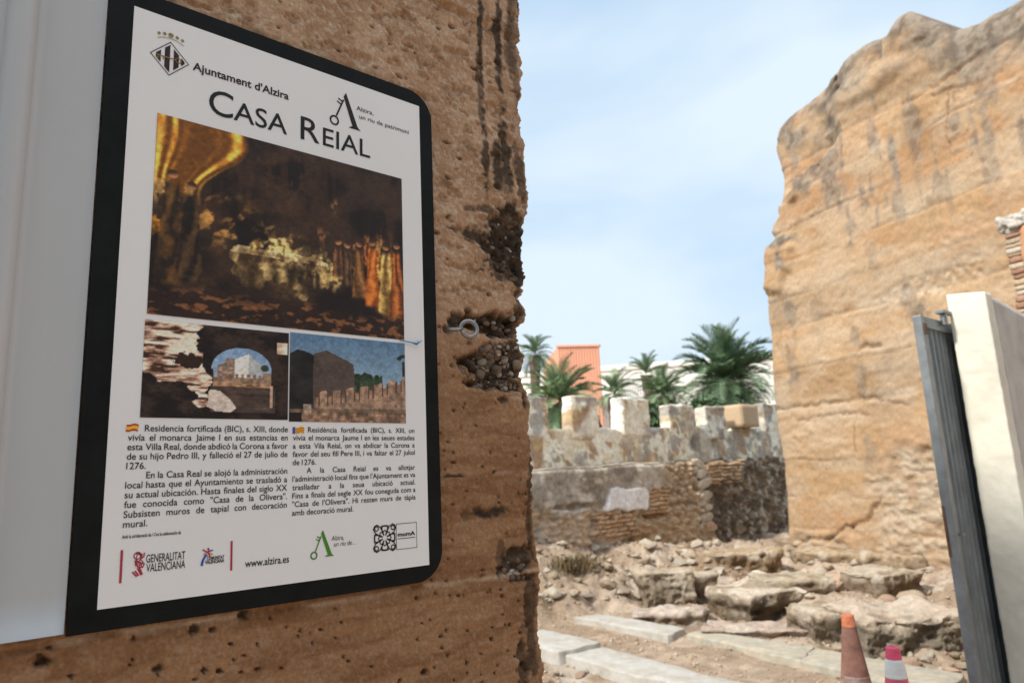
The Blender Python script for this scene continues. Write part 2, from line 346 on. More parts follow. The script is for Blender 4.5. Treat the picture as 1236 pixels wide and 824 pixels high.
# ================================================================== HOUSE ACROSS THE STREET (unseen behind the viewer, added to shade the sign wall)
house = empty('unseen_street_house', SP(0, 0, 6.2, 0), 'plain unseen house added across the street to shade the sign', 'house')
M['house'] = mat('house_render', (0.52, 0.52, 0.53), rough=0.9, n_scale=2, n_amt=0.1)
def sbox(name, s0, s1, z0_, z1_, o0, o1, m, par): return MB().box(SP((s0+s1)/2, (z0_+z1_)/2, (o0+o1)/2, 0.0), U, NV, Z3, abs(s1-s0)/2, abs(o1-o0)/2, (z1_-z0_)/2).build(name, m, par)
sbox('wall', -9, 5.5, 0, 6.5, 5.6, 12, M['house'], house); sbox('roof_edge', -9.2, 5.7, 6.502, 6.75, 5.35, 12.2, M['house'], house)
for s_ in (-7, -4, -1, 2, 4.4):
    for z_ in (1.0, 4.3):
        o = sbox('window', s_-.5, s_+.5, z_, z_+1.5, 5.57, 5.65, M['rail'], house); sbox('pane', s_-.44, s_+.44, z_+.06, z_+1.44, 5.555, 5.569, M['glass'], o)

# ================================================================== SIGN WALL (rammed earth pier)
edge_px = [(626, -120), (626, 0), (627, 40), (630, 90), (632, 150), (636, 172), (635, 250), (636, 300), (636, 340), (631, 357), (638, 375), (636, 386), (627, 404), (634, 425), (633, 468),
           (640, 490), (641, 560), (645, 600), (648, 650), (655, 690), (652, 712), (654, 790), (657, 840)]
ep = sorted([(S(*p)[1], S(*p)[0]) for p in edge_px]); ET = [p[0] for p in ep]; ES = [p[1] for p in ep]
def edge_s(t): return np.interp(t, ET, ES)+0.015
rr_ = 0.022
sv = np.concatenate([np.arange(-1.4, -0.15, 0.05), np.arange(-0.15, 0.86, 0.003)])
tv = np.concatenate([np.arange(-0.1, 1.08, 0.04), np.arange(1.08, 2.68, 0.003), np.arange(2.70, 4.3, 0.05)])
E_ = edge_s(tv)
E_ = E_+0.004*fbm(tv*60, tv*0, 0, 3, 77)+0.0015*fbm(tv*220, tv*0, 0, 2, 78)
n_last, n_arc = 24, 10
side = np.concatenate([np.arange(1, 30)*0.006, 0.18+np.arange(1, 9)*0.05])
colS = []; colO = []; colN = []
for s_ in sv: colS.append(np.full(tv.shape, s_)); colO.append(0*tv); colN.append((0, 1))
for k in range(1, n_last+1): colS.append(0.857+(E_-rr_-0.857)*k/n_last); colO.append(0*tv); colN.append((0, 1))
for k in range(1, n_arc+1):
    th = math.pi/2*k/n_arc; colS.append(E_-rr_+rr_*math.sin(th)); colO.append(0*tv-rr_*(1-math.cos(th))); colN.append((math.sin(th), math.cos(th)))
for q in side: colS.append(E_-0.06*q); colO.append(0*tv-rr_-q); colN.append((1, 0))
PS = np.stack(colS, 0); PO = np.stack(colO, 0); PT = np.broadcast_to(tv, PS.shape).copy()
nu = np.array([a for a, b in colN])[:, None]; nn = np.array([b for a, b in colN])[:, None]
Q = PS - PO*1.0                                # unrolled coordinate along the surface
rough = np.clip(sst(1.62, 2.0, PT+0.10*fbm(Q*5, PT*5, 0, 3, 91))*1.0, 0, 1)
coarse = sst(-0.1, 0.35, fbm(Q*6, PT*9, 0, 3, 93))
disp = 0.005*fbm(Q*7, PT*7, 0, 3, 101)
disp += rough*(0.0014*fbm(Q*34, PT*38, 0, 4, 103)+0.0028*(np.abs(fbm(Q*95, PT*105, 0, 4, 104))-.3)+0.0035*coarse*(np.abs(fbm(Q*75, PT*80, 0, 3, 105))-0.4))
disp += rough*-0.006*sst(0.42, 0.6, fbm(Q*30, PT*55, 0, 4, 106))
disp += (1-rough)*(0.0011*fbm(Q*24, PT*210, 0, 3, 107)+0.0012*fbm(Q*60, PT*90, 0, 3, 108))
T1, T2, T3 = 1.379, 2.268, 2.492                # joints between the lifts of earth
for tj, dp, wd in ((T1, 0.0035, 0.0035), (T2, 0.007, 0.006), (T3, 0.011, 0.008), (1.70, 0.0015, 0.003), (1.93, 0.002, 0.004)):
    wob = tj+0.004*fbm(Q*9, 0*Q+tj, 0, 3, 111)
    disp -= dp*np.exp(-((PT-wob)/wd)**2)*(0.55+0.6*fbm(Q*25, 0*Q+tj*7, 0, 3, 113))
disp += 0.005*sst(T3+0.003, T3+0.012, PT)-0.003*sst(T2, T2+0.008, PT)
stain_shade = 0*disp
def blotch(px, py, rx, ry, st=1.0, depth=0.0, wob=0.5, seed=0, rot=0.0, hard=0.25):
    """stain (and optional cavity) centred on a photo pixel; radii in photo pixels"""
    global disp, stain_shade
    s0, t0 = S(px, py); s1, _ = S(px+rx, py); _, t1 = S(px, py-ry)
    a, b = abs(s1-s0), abs(t1-t0)
    dx = (Q-s0)/a; dy = (PT-t0)/b
    d = np.hypot(dx, dy)+wob*fbm(Q*32+seed, PT*32, 0, 4, 120+seed)+0.5*wob*fbm(Q*110+seed, PT*110, 0, 3, 140+seed)
    m_ = 1-sst(1-hard, 1+hard, d)
    stain_shade = np.maximum(stain_shade, st*m_)
    if depth: disp = disp-depth*m_*(0.8+0.5*fbm(Q*70, PT*70, 0, 3, 150+seed))
for i, a in enumerate([(584, 45, 3.4, 90, 0.9), (583, 105, 2.6, 40, 0.7), (605, 40, 4.5, 70, 0.92), (606, 92, 5, 8, 0.8), (620, 35, 5, 55, 0.75), (618, 62, 5, 12, .6), (589, 190, 4, 36, 0.88), (604, 200, 5.5, 32, 0.88),
        (614, 185, 6, 44, 0.88), (628, 190, 5, 30, 0.6), (612, 225, 8, 6, 0.6), (608, 130, 2, 16, .5), (626, 60, 4, 60, .5)]): blotch(*a, wob=0.55, seed=i)
blotch(626, 292, 30, 42, 0.95, 0.008, 0.45, 21); blotch(598, 288, 32, 10, 0.9, 0.006, 0.5, 22); blotch(612, 300, 22, 22, 0.9, 0.006, 0.5, 20); blotch(622, 262, 22, 7, 0.8, 0.005, .6, 23); blotch(612, 318, 22, 14, 0.75, 0.006, .6, 24)
blotch(633, 345, 7, 40, 0.7, 0.004, .6, 25); blotch(590, 250, 12, 4, .7, .004, .6, 26); blotch(572, 250, 6, 3, .6, .004, .6, 27)
blotch(610, 392, 34, 13, 0.92, 0.026, 0.4, 31); blotch(570, 388, 24, 9, 0.9, 0.012, .5, 32); blotch(545, 396, 9, 6, .6, .008, .6, 33); blotch(632, 395, 10, 22, 0.9, 0.02, .4, 34)
blotch(602, 441, 40, 14, 0.95, 0.020, 0.35, 35); blotch(603, 462, 30, 9, 0.9, 0.014, .45, 36); blotch(625, 425, 14, 12, 0.85, 0.012, .5, 37); blotch(596, 419, 20, 6, .6, .006, .6, 38)
blotch(608, 482, 8, 6, 0.8, 0.006, .5, 39); blotch(636, 480, 4, 14, .9, .01, .5, 40)
blotch(552, 574, 15, 2.5, 0.8, 0.007, .5, 41); blotch(594, 618, 17, 7, 0.85, 0.006, .6, 42); blotch(570, 621, 9, 6, .45, .004, .7, 43); blotch(628, 676, 20, 14, 0.85, 0.012, .6, 44); blotch(634, 698, 18, 4, 0.5, 0.014, .5, 45)
blotch(610, 672, 5, 16, .6, .004, .7, 46); blotch(635, 805, 7, 24, .7, .006, .7, 47); blotch(640, 760, 10, 6, .4, .004, .7, 48)
for k, (yy, rx) in enumerate([(20, 2), (120, 3), (210, 4), (330, 4), (520, 2.5), (560, 3), (600, 3.5), (640, 3), (720, 4), (760, 4), (800, 6)]): blotch(646 if yy > 480 else 633, yy, rx+2, 26, 0.75, 0.004, .7, 60+k)
# pits left by missing pebbles
pits = []
zb = lambda x, y: (500+x/2.711, 520+y/2.711); zl = lambda x, y: (x/3.678, 600+y/3.678)
for x, y, r_ in [(18, 548, 4), (115, 655, 4), (265, 683, 6), (185, 762, 6), (45, 790, 9), (323, 635, 6), (360, 665, 5), (362, 700, 7), (235, 455, 5), (285, 215, 4), (285, 235, 3), (268, 137, 4), (178, 195, 4), (120, 735, 5), (340, 740, 4), (100, 712, 5), (230, 730, 3), (372, 765, 6), (390, 637, 4), (22, 683, 4), (155, 540, 4), (63, 617, 3), (185, 655, 4), (185, 795, 3), (320, 720, 4), (250, 527, 3), (275, 795, 4), (230, 115, 3), (350, 205, 3), (285, 770, 3), (230, 800, 3)]:
    pits.append((*S(*zb(x, y)), r_*0.0006, 1.3))
for x, y, r_ in [(875, 590, 9), (955, 590, 6), (1095, 525, 9), (710, 770, 8), (195, 738, 9), (1040, 655, 4), (920, 775, 5), (990, 780, 5), (325, 802, 4), (180, 710, 4), (1100, 705, 3), (1160, 770, 4), (600, 730, 3)]:
    pits.append((*S(*zl(x, y)), r_*0.00075, 1.3))
for k in range(120):
    s_, t_ = rng.uniform(0.0, 0.93), rng.uniform(1.1, 1.378); pits.append((s_, t_, rng.choice([0.0016, 0.002, 0.0028, 0.004], p=[.55, .3, .13, .02]), rng.uniform(0.9, 1.8)))
for k in range(60):
    s_, t_ = rng.uniform(0.68, 0.93), rng.uniform(1.38, 1.8); pits.append((s_, t_, rng.choice([0.0016, 0.0022, 0.003], p=[.6, .3, .1]), rng.uniform(0.8, 1.6)))
for k in range(110):
    s_, t_ = rng.uniform(0.15, 0.93), rng.uniform(1.8, 2.66); pits.append((s_, t_, rng.choice([0.002, 0.0035, 0.005], p=[.5, .35, .15]), rng.uniform(1, 2.6)))
for (s_, t_, r_, el) in pits:
    r_ = max(r_, 0.0022); js = np.where(np.abs(sv-s_) < r_*4)[0]; ks = np.where(np.abs(tv-t_) < r_*3)[0]
    if s_ > 0.857: js = np.arange(len(sv)-1, len(sv)+n_last)
    if not len(js) or not len(ks): continue
    sl = np.ix_(js, ks)
    d = np.hypot((PS[sl]-s_)/(r_*el), (PT[sl]-t_)/r_)+0.25*vn(PS[sl]*300, PT[sl]*300, 0, 5)
    m_ = 1-sst(0.5, 1.15, d); disp[sl] -= m_*min(0.010, 0.003+r_*1.3); stain_shade[sl] = np.maximum(stain_shade[sl], 0.75*m_)  # pits also darkened in colour, as the shade inside them
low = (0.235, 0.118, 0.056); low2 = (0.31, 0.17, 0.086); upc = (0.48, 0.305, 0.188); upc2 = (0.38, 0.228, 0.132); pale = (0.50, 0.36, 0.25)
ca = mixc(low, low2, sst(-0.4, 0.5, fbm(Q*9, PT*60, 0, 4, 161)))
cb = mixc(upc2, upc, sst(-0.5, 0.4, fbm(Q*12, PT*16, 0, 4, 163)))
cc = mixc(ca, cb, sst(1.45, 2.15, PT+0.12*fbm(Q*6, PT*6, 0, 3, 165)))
cc = mixc(cc, low2, 0.7*(1-sst(T1-0.004, T1+0.002, PT))*sst(-.3, .4, fbm(Q*14, PT*40, 0, 3, 166)))
for tj, a_ in ((T1, 0.9), (T2, 0.85), (T3, .3), (1.70, .6), (1.56, .35), (1.93, .5)):
    cc = mixc(cc, pale, a_*np.exp(-((PT-tj-0.003*fbm(Q*9, 0*Q+tj, 0, 3, 111))/0.004)**2)*sst(-.5, .3, fbm(Q*20, PT*20, 0, 3, 167)))
cc = mixc(cc, pale, 0.5*sst(0.3, 0.7, fbm(Q*45, PT*60, 0, 4, 169))*rough)
spk = sst(0.35, 0.55, fbm(Q*160, PT*160, 0, 2, 171)); cc = mixc(cc, (0.62, 0.5, 0.38), 0.35*spk*(0.3+rough))
stc = mixc((0.022, 0.018, 0.014), (0.055, 0.042, 0.03), sst(-.4, .4, fbm(Q*90, PT*90, 0, 3, 173)))
cc = mixc(cc, stc, np.clip(stain_shade, 0, 1))
P = SP(PS, PT, PO-0.009)+(nu*disp)[..., None]*U+(nn*disp)[..., None]*NV
pier = empty('rammed_earth_wall', SP(0.3, 0.0, -0.3), 'brown rammed earth wall with black stains and pebbles, carrying the information sign', 'wall')
ni, nj = PS.shape
V = P.reshape(-1, 3); F = [tuple(f) for f in quads(ni, nj)[:, ::-1]]
b_ = len(V); zt, z0 = tv[-1], tv[0]
ex = [SP(-1.4, z0, -0.6), SP(-1.4, zt, -0.6)]
V = np.vstack([V, ex]); li = (ni-1)*nj
F += [(li, b_, b_+1, li+nj-1), (b_, 0, nj-1, b_+1)]
F.append(tuple([i*nj+nj-1 for i in range(ni)]+[b_+1])); F.append(tuple([i*nj for i in range(ni)][::-1]+[b_]))
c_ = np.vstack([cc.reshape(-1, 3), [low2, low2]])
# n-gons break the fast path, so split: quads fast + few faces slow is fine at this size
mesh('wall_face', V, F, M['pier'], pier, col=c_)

# pebbles exposed where the face has crumbled away
def ico(sub=2):
    bm = bmesh.new(); bmesh.ops.create_icosphere(bm, subdivisions=sub, radius=1.0)
    V_ = np.array([v.co[:] for v in bm.verts]); F_ = np.array([[v.index for v in f.verts] for f in bm.faces]); bm.free(); return V_, F_
IV2, IF2 = ico(2); IV3, IF3 = ico(3); IV1, IF1 = ico(1)
def pebbles(spots, name, parent, tint):
    Vs = []; Fs = []; Cs = []; b = 0
    for (px, py, r_) in spots:
        s_, t_ = S(px, py)
        s_ = min(s_, float(edge_s(t_))-0.010-r_)
        j = min(np.searchsorted(sv, s_), len(sv)-1); k = min(np.searchsorted(tv, t_), len(tv)-1)
        dd = disp[j, k] if s_ < 0.857 else disp[len(sv)-1+int((s_-0.857)/max(1e-3, float(edge_s(t_))-rr_-0.857)*n_last) if s_ < float(edge_s(t_))-rr_ else len(sv)+n_last-1, k]
        q = rng.uniform(0.65, 1.25, 3)*r_; q[0] *= 1.25
        lv = IV2*(1+0.10*fbm(IV2[:, 0]*1.5+px, IV2[:, 1]*1.5+py, IV2[:, 2]*1.5, 2, 3))[:, None]*q
        an = rng.uniform(-0.5, 0.5); ca_, sa_ = math.cos(an), math.sin(an)
        x_, y_, z_ = lv[:, 0]*ca_-lv[:, 2]*sa_, lv[:, 1], lv[:, 0]*sa_+lv[:, 2]*ca_
        o_ = dd-0.009-r_*0.15
        Vs.append(SP(s_+x_, t_+z_, o_+y_)); Fs.append(IF2+b); b += len(IV2)
        cbase = np.array(tint[rng.integers(len(tint))])*rng.uniform(0.7, 1.15); Cs.append(np.tile(cbase, (len(IV2), 1)))
    return mesh(name, np.vstack(Vs), np.vstack(Fs), M['pebble'], parent, col=np.vstack(Cs))
sp_ = []
for k in range(85): sp_.append((rng.normal(602, 19), rng.normal(442, 7.5), 0.002+0.0065*rng.random()**1.6))
for k in range(40): sp_.append((rng.normal(606, 16), rng.normal(462, 4), rng.uniform(0.002, 0.0045)))
for k in range(40): sp_.append((rng.uniform(592, 634), rng.normal(420, 6), rng.uniform(0.003, 0.006)))
for k in range(30): sp_.append((rng.uniform(585, 634), rng.uniform(268, 330), rng.uniform(0.002, 0.0045)))
for k in range(16): sp_.append((rng.uniform(590, 632), rng.uniform(380, 402), rng.uniform(0.003, 0.007)))
for k in range(14): sp_.append((rng.uniform(612, 648), rng.uniform(676, 698), rng.uniform(0.003, 0.006)))
pb = pebbles([p for p in sp_ if 560 < p[0] < 648], 'exposed_pebbles', pier, [(0.26, 0.20, 0.145), (0.20, 0.135, 0.09), (0.40, 0.36, 0.30), (0.11, 0.085, 0.065), (0.24, 0.155, 0.105), (0.15, 0.115, 0.09)])
pb['kind'] = 'stuff'

# ================================================================== WHITE SHEET METAL beside the sign
TB = 1.392
pan = empty('sheet_metal_cover', SP(0.05, TB, 0.0), 'pale painted sheet metal panel with a rounded vertical fold, left of the sign', 'metal cover')
prof = []                                     # (s, o) profile seen from above
for s_ in np.linspace(0.1605, 0.082, 8): prof.append((s_, 0.002))
for th in np.linspace(0, math.pi*0.93, 16): prof.append((0.064+0.018*math.cos(th), 0.003+0.017*math.sin(th)))
x0, o0 = prof[-1]
for k in np.linspace(0.05, 1, 12): prof.append((x0-0.002-k*0.34, 0.005+0.10*k**1.5))
prof = np.array(prof); zz_ = np.linspace(TB, 3.2, 40)
A_, B_ = np.meshgrid(np.arange(len(prof)), zz_, indexing='ij')
ps = np.broadcast_to(prof[:, :1], A_.shape); po = np.broadcast_to(prof[:, 1:], A_.shape)+0.0012*fbm(ps*9, B_*3, 0, 3, 201)
Vf = SP(ps, B_, po).reshape(-1, 3); Vb = SP(ps, B_, po-0.0025).reshape(-1, 3)
n0 = len(Vf); q1 = quads(len(prof), 40); Ff = [tuple(f) for f in q1]+[tuple(f[::-1]+n0) for f in q1]
for i in range(len(prof)-1): Ff += [(i*40, n0+i*40, n0+(i+1)*40, (i+1)*40)]
for j in range(39): Ff += [(j, j+1, n0+j+1, n0+j)]
mesh('folded_sheet', np.vstack([Vf, Vb]), Ff, M['cladding'], pan)

# ================================================================== INFORMATION SIGN
sign = empty('information_sign', SP(0.43, 1.389, 0.0), 'white information panel with black border titled CASA REIAL, fixed to the brown earth wall', 'sign')
ST0, ST1, SL, SR = 1.389, 2.267, 0.1625, 0.703
def rr_poly(l, r, b, t, rad, corners=(1, 1, 1, 1), n=12):
    pts = []
    for (cx_, cy_, a0, on) in ((r-rad, b+rad, -90, corners[0]), (r-rad, t-rad, 0, corners[1]), (l+rad, t-rad, 90, corners[2]), (l+rad, b+rad, 180, corners[3])):
        if on:
            for k in range(n+1):
                a = R(a0+90*k/n); pts.append((cx_+rad*math.cos(a), cy_+rad*math.sin(a)))
        else: pts.append((cx_+rad*(1 if a0 in (-90, 0) else -1), cy_+rad*(1 if a0 in (0, 90) else -1)))
    return pts
def plate(name, poly, o0, o1, m, parent):
    n = len(poly); a = np.array(poly)
    V = np.vstack([SP(a[:, 0], a[:, 1], np.full(n, o1)), SP(a[:, 0], a[:, 1], np.full(n, o0))])
    F = [tuple(range(n)), tuple(range(2*n-1, n-1, -1))]+[(i, n+i, n+(i+1) % n, (i+1) % n) for i in range(n)]
    return mesh(name, V, F, m, parent, smooth=False)
plate('frame', rr_poly(SL, SR, ST0, ST1, 0.050, (1, 1, 0, 0)), 0.0, 0.0040, M['black'], sign)
PO_ = 0.0048
face = plate('print_area', [(0.1935, 1.415), (0.6758, 1.415), (0.6758, 2.239), (0.1935, 2.239)], 0.0041, PO_, M['white'], sign)
# ---- pictures: colours laid on a fine grid
def picture(name, px, img, label=None):
    (s0, t1) = S(*px[0]); (s1, t0) = S(*px[1])
    h, w_, _ = img.shape
    gx_, gy2 = grid(h, w_); img = img*(1+.10*fbm(gx_*w_/5, gy2*h/5, 0, 3, 351)+.07*fbm(gx_*w_/2.2, gy2*h/2.2, 0, 2, 353))[..., None]
    s_ = np.linspace(s0, s1, w_); t_ = np.linspace(t1, t0, h)
    TT, SS = np.meshgrid(t_, s_, indexing='ij')
    V = SP(SS, TT, np.full(SS.shape, PO_+0.0006))
    o = mesh(name, V, quads(h, w_)[:, ::-1], M['print'], sign, col=np.clip(lin(np.clip(img, 0, 255))/0.50, 0.004, 0.9), smooth=False)
    if label: o['label'] = label
    return o
def grid(h, w_):
    y, x = np.meshgrid(np.linspace(0, 1, h), np.linspace(0, 1, w_), indexing='ij'); return x, y
def fill(img, m_, colr, nz=None):
    colr = np.array(colr, float); 
    img[m_] = (colr if nz is None else (colr*(nz[..., None]))[m_])
# a generic dark interior in the colours of the printed picture: drape, lamplit cloth, carpet
x, y = grid(230, 250)
n_a = fbm(x*6, y*6, 0, 5, 301); n_b = fbm(x*22, y*14, 0, 4, 303); n_c = fbm(x*60, y*50, 0, 3, 305)
img = mixc((24, 18, 15), (46, 33, 25), sst(-.5, .6, n_a))
img = mixc(img, (66, 45, 30), 0.7*sst(.0, .6, n_b)*np.exp(-((x-.42)/.2)**2-((y-.22)/.2)**2))
img = mixc(img, (50, 34, 24), .6*sst(-.2, .5, fbm(x*30, y*3, 0, 3, 315))*(y < .45))
# amber drape gathered to the left
xe = .31-.16*sst(.05, .40, y)+.012*np.sin(y*16); drape = 1-sst(-.012, .012, x-xe); drape = drape*(1-sst(.34, .44, y+.05*n_b))
fx2 = x/np.maximum(xe, .05); fold = .5+.5*np.sin(fx2*38+1.6*fbm(fx2*3, y*1.5, 0, 2, 307)+y*2); fold = fold*sst(.1, .9, .5+.5*np.sin(fx2*7.5+1))+.15*n_c
dcol = mixc(mixc((84, 50, 18), (168, 108, 36), np.clip(fold, 0, 1)), (226, 172, 70), np.clip(1.4*fold-.55, 0, 1)*sst(-.4, .5, n_b+.4))
img = mixc(img, dcol, drape)
dg = x*.8+y*.5
def glow(cx_, cy_, rx, ry, c0_, c1_, fld, lo=-.2, hi=.5, k=1.2):
    global img
    m_ = np.clip(k*np.exp(-((x-cx_)/rx)**2-((y-cy_)/ry)**2)-.12, 0, 1)*sst(lo, hi, fld); img = mixc(img, mixc(c0_, c1_, sst(-.5, .6, n_c+.4*fld)), m_)
f_d = fbm(dg*26, (y-x)*9, 0, 4, 331)+.5*n_b; f_v = fbm(x*34, y*7, 0, 4, 333)+.4*n_b
glow(.23, .48, .12, .14, (70, 44, 20), (158, 112, 54), f_d); glow(.42, .58, .13, .11, (92, 66, 34), (206, 176, 112), f_d, -.1, .5, 1.4); glow(.47, .72, .10, .09, (80, 60, 34), (200, 176, 124), f_d, .0, .5, 1.3); glow(.66, .66, .13, .11, (70, 54, 30), (176, 146, 90), f_v, .0, .5, 1.3)
glow(.74, .46, .18, .05, (70, 44, 28), (150, 98, 60), f_v, .0, .45); glow(.90, .62, .06, .20, (110, 60, 22), (205, 146, 72), f_v, -.4, .3, 1.4); glow(.82, .58, .04, .12, (120, 60, 24), (196, 108, 50), f_v, -.3, .4); glow(.95, .74, .05, .18, (90, 44, 18), (176, 96, 40), f_v, -.2, .4)
glow(.06, .40, .08, .08, (90, 66, 36), (190, 150, 84), f_v, .0, .5); glow(.05, .55, .07, .08, (110, 66, 18), (190, 128, 40), f_d, .1, .5); glow(.70, .28, .05, .05, (60, 42, 26), (120, 84, 50), f_v, .1, .5)
# anonymous draped standing forms and a cloth covered table, loosely brushed
def drape_form(cx_, top, bot, wd, c0_, c1_, sd, head=True):
    global img
    xx = (x-cx_)/(wd*(.55+.55*sst(top, bot, y))); m_ = (1-sst(.72, 1.0, np.abs(xx)+.12*fbm(x*30+sd, y*20, 0, 3, 361)))*sst(top+.02, top+.06, y)*(1-sst(bot-.03, bot, y)); f_ = .5+.5*np.sin(xx*4.5+sd*2+3.2*fbm(x*14+sd, y*6+sd, 0, 3, 363)+y*9*np.sin(sd))
    k_ = mixc(c0_, c1_, np.clip(f_*.9+.25*n_c, 0, 1)); img = mixc(img, k_, m_*.92)
    if head: hd = 1-sst(.75, 1.05, np.hypot((x-cx_)/(.014+.12*wd), (y-top+.004)/.024)); img = mixc(img, mixc((46, 30, 22), (140, 96, 64), sst(-.015, .012, y-top+.5*(x-cx_)*np.cos(sd))), hd)
for (cx_, tp_2, bt_, wd_2, c0_, c1_, sd) in [(.79, .47, .80, .035, (70, 44, 24), (128, 88, 48), 3), (.85, .45, .84, .038, (116, 56, 20), (196, 112, 44), 1), (.915, .46, .87, .042, (92, 66, 30), (206, 168, 92), 2), (.968, .44, .90, .04, (70, 34, 16), (164, 92, 40), 5), (.735, .49, .74, .028, (40, 30, 24), (96, 66, 44), 4), (.695, .48, .70, .026, (52, 34, 24), (110, 70, 44), 6),
        (.06, .30, .86, .05, (30, 22, 18), (84, 56, 26), 7), (.125, .34, .84, .045, (22, 18, 16), (70, 50, 30), 8)]: drape_form(cx_, tp_2, bt_, wd_2, c0_, c1_, sd)
xw, yw = x+.02*fbm(x*12, y*12, 0, 3, 371), y+.03*fbm(x*9, y*9, 0, 3, 373)
tb = inpoly(xw, yw, [(.27, .60), (.62, .57), (.66, .64), (.65, .80), (.56, .83), (.30, .80)]); f_ = .5+.5*np.sin(x*70+3*fbm(x*7, y*4, 0, 3, 365)); kk = np.where((y < .635)[..., None], mixc((150, 120, 72), (206, 184, 132), sst(-.3, .4, n_b)), mixc((58, 42, 24), (176, 146, 92), f_*sst(-.6, .3, n_b)))
img = mixc(img, kk*(.9+.25*n_c[..., None]), tb*.75*sst(-.7, .1, n_b+.4*n_a))
floor_ = sst(.83, .92, y+0.03*n_a); carpet = mixc((34, 23, 18), (104, 66, 38), sst(.1, .6, fbm((x+.4*y)*24, (y-.2*x)*40, 0, 3, 341)+.3*n_c))
img = mixc(img, carpet, floor_*.9)
picture('painting_print', [(189, 138), (486, 411)], img*1.04, 'dark brown and amber picture of a draped interior')
# photograph of an archway in old masonry
x, y = grid(120, 150)
n_a = fbm(x*7, y*7, 0, 4, 321); n_b = fbm(x*10, y*34, 0, 4, 323); n_c = fbm(x*40, y*40, 0, 3, 325)
img = mixc((22, 17, 15), (44, 33, 27), sst(-.4, .5, n_a+.4*n_c))
m_ = x < 0.36+0.05*n_a+0.04*(y > .3)+.06*sst(.4, .7, y); lt = mixc((120, 88, 70), (205, 178, 158), sst(-.35, .35, n_b)); lt = mixc(lt, (52, 34, 26), sst(.25, .5, -n_b))
m2 = m_ & (y < 0.60+0.10*n_a+0.3*sst(.22, .4, x))
img = np.where(m2[..., None], lt, img)
img = np.where(((np.hypot((x-.29)/.10, (y-.40)/.08)+.3*n_c) < 1)[..., None], np.array([40, 26, 20.]), img)
arch = (np.hypot((x-.655)/.215, (y-.46)/.24) < 1) & (y < .47) | ((x > .45) & (x < .87) & (y >= .46) & (y < .62))
img = np.where(arch[..., None], mixc((88, 112, 140), (118, 138, 158), y*2), img)
fill(img, arch & inpoly(x, y, [(.48, .43), (.53, .40), (.54, .34), (.60, .34), (.60, .60), (.48, .6)]), (118, 98, 84), 1+.3*n_c)
fill(img, arch & inpoly(x, y, [(.60, .35), (.70, .28), (.70, .62), (.60, .62)]), (176, 172, 164), 1+.05*n_c)
fill(img, arch & inpoly(x, y, [(.70, .28), (.795, .40), (.795, .62), (.70, .62)]), (140, 142, 140), 1+.05*n_c)
fill(img, arch & (np.hypot((x-.82)/.03, (y-.43)/.04) < 1), (40, 52, 30))
fill(img, arch & (x > .80) & (y > .48), (104, 86, 72), 1+.3*n_c)
cr = (y > .53+.02*np.sign(np.sin(x*150))) & arch; fill(img, cr, (112, 90, 74), 1+.25*n_c)
fill(img, (y > .60) & (y < .665) & (x > .45) & (x < .87), (128, 98, 74), 1+.3*n_c)
fill(img, (y > .655) & (y < .93) & (x > .44) & (x < .90), (58, 46, 40), 1+.35*n_b)
fill(img, inpoly(x, y, [(.43, .69), (.50, .70), (.58, .80), (.62, .88), (.58, .93), (.48, .92), (.425, .87)]), (168, 154, 142), 1+.06*n_c)
fill(img, np.abs((y-.70)-(x-.47)*1.35) < .008, (60, 50, 45)) if False else None
fill(img, (x > .86) & (x < .885) & (y > .63) & (y < .87), (150, 124, 104))
fill(img, (x > .91) & (x < .99) & (y > .12) & (y < .26)&(x+y*.1 > .93+.02*n_a), (186, 156, 136), 1+.3*n_b)
fill(img, ((x-.72)**2/.03+(y-.64)**2/.0015 < .03), (24, 18, 16))
picture('archway_photograph', [(174, 386), (345.5, 507)], img)
# photograph of the rampart and the tower
x, y = grid(125, 160)
n_a = fbm(x*7, y*7, 0, 4, 331); n_b = fbm(x*30, y*20, 0, 4, 333); n_c = fbm(x*50, y*50, 0, 3, 335)
img = mixc((70, 94, 116), (112, 132, 146), y*1.5)
fill(img, inpoly(x, y, [(0, .24), (.06, .19), (.12, .20), (.19, .24), (.19, 1), (0, 1)]), (28, 26, 24), 1+.3*n_a)
fill(img, inpoly(x, y, [(.19, .22), (.24, .20), (.29, .17), (.36, .21), (.46, .27), (.52, .31), (.53, .37), (.53, 1), (.18, 1)]), (62, 52, 46), 1+.12*n_a)
fill(img, (y > .43+.05*n_b) & (x > .53) & (x < .78) & (y < .8), (40, 52, 34), 1+.5*n_b)
tl = .66-.22*np.clip((x-.2)/.8, 0, 1)**1.4; per = np.sin((x**0.8)*58)
fill(img, (y > tl+.06) & (x > .20), (112, 90, 74), 1+.25*n_b); fill(img, (y > tl-.01*n_b) & (per > -.15) & (x > .205), (122, 98, 80), 1+.25*n_b)
fill(img, (y > tl+.02) & (per <= -.15) & (per > -.75) & (y < tl+.16) & (x > .205), (78, 52, 38), 1+.2*n_b)
fill(img, (y > .86-.03*x) & (y < .90), (92, 74, 58), 1+.3*n_b); fill(img, (y > .90) & (x > .10), (108, 84, 68), 1+.4*n_b)
fill(img, (y > .80) & (y < .90) & (x > .11) & (x < .17), (134, 120, 104), 1+.2*n_b); fill(img, (y > .90) & (x < .10), (24, 20, 18))
for an in np.linspace(-2.6, .6, 9):
    px_, py_ = .985+.09*math.cos(an), .27+.10*math.sin(an)
    fill(img, np.abs((x-.985)*(py_-.27)-(y-.27)*(px_-.985))/math.hypot(px_-.985, py_-.27) < .010, (30, 38, 30)) if False else fill(img, (np.hypot(x-(.985+.05*math.cos(an)), (y-(.24+.07*math.sin(an)))) < .022), (28, 36, 30))
fill(img, (x > .972) & (x < .995) & (y > .24) & (y < .42), (34, 34, 30))
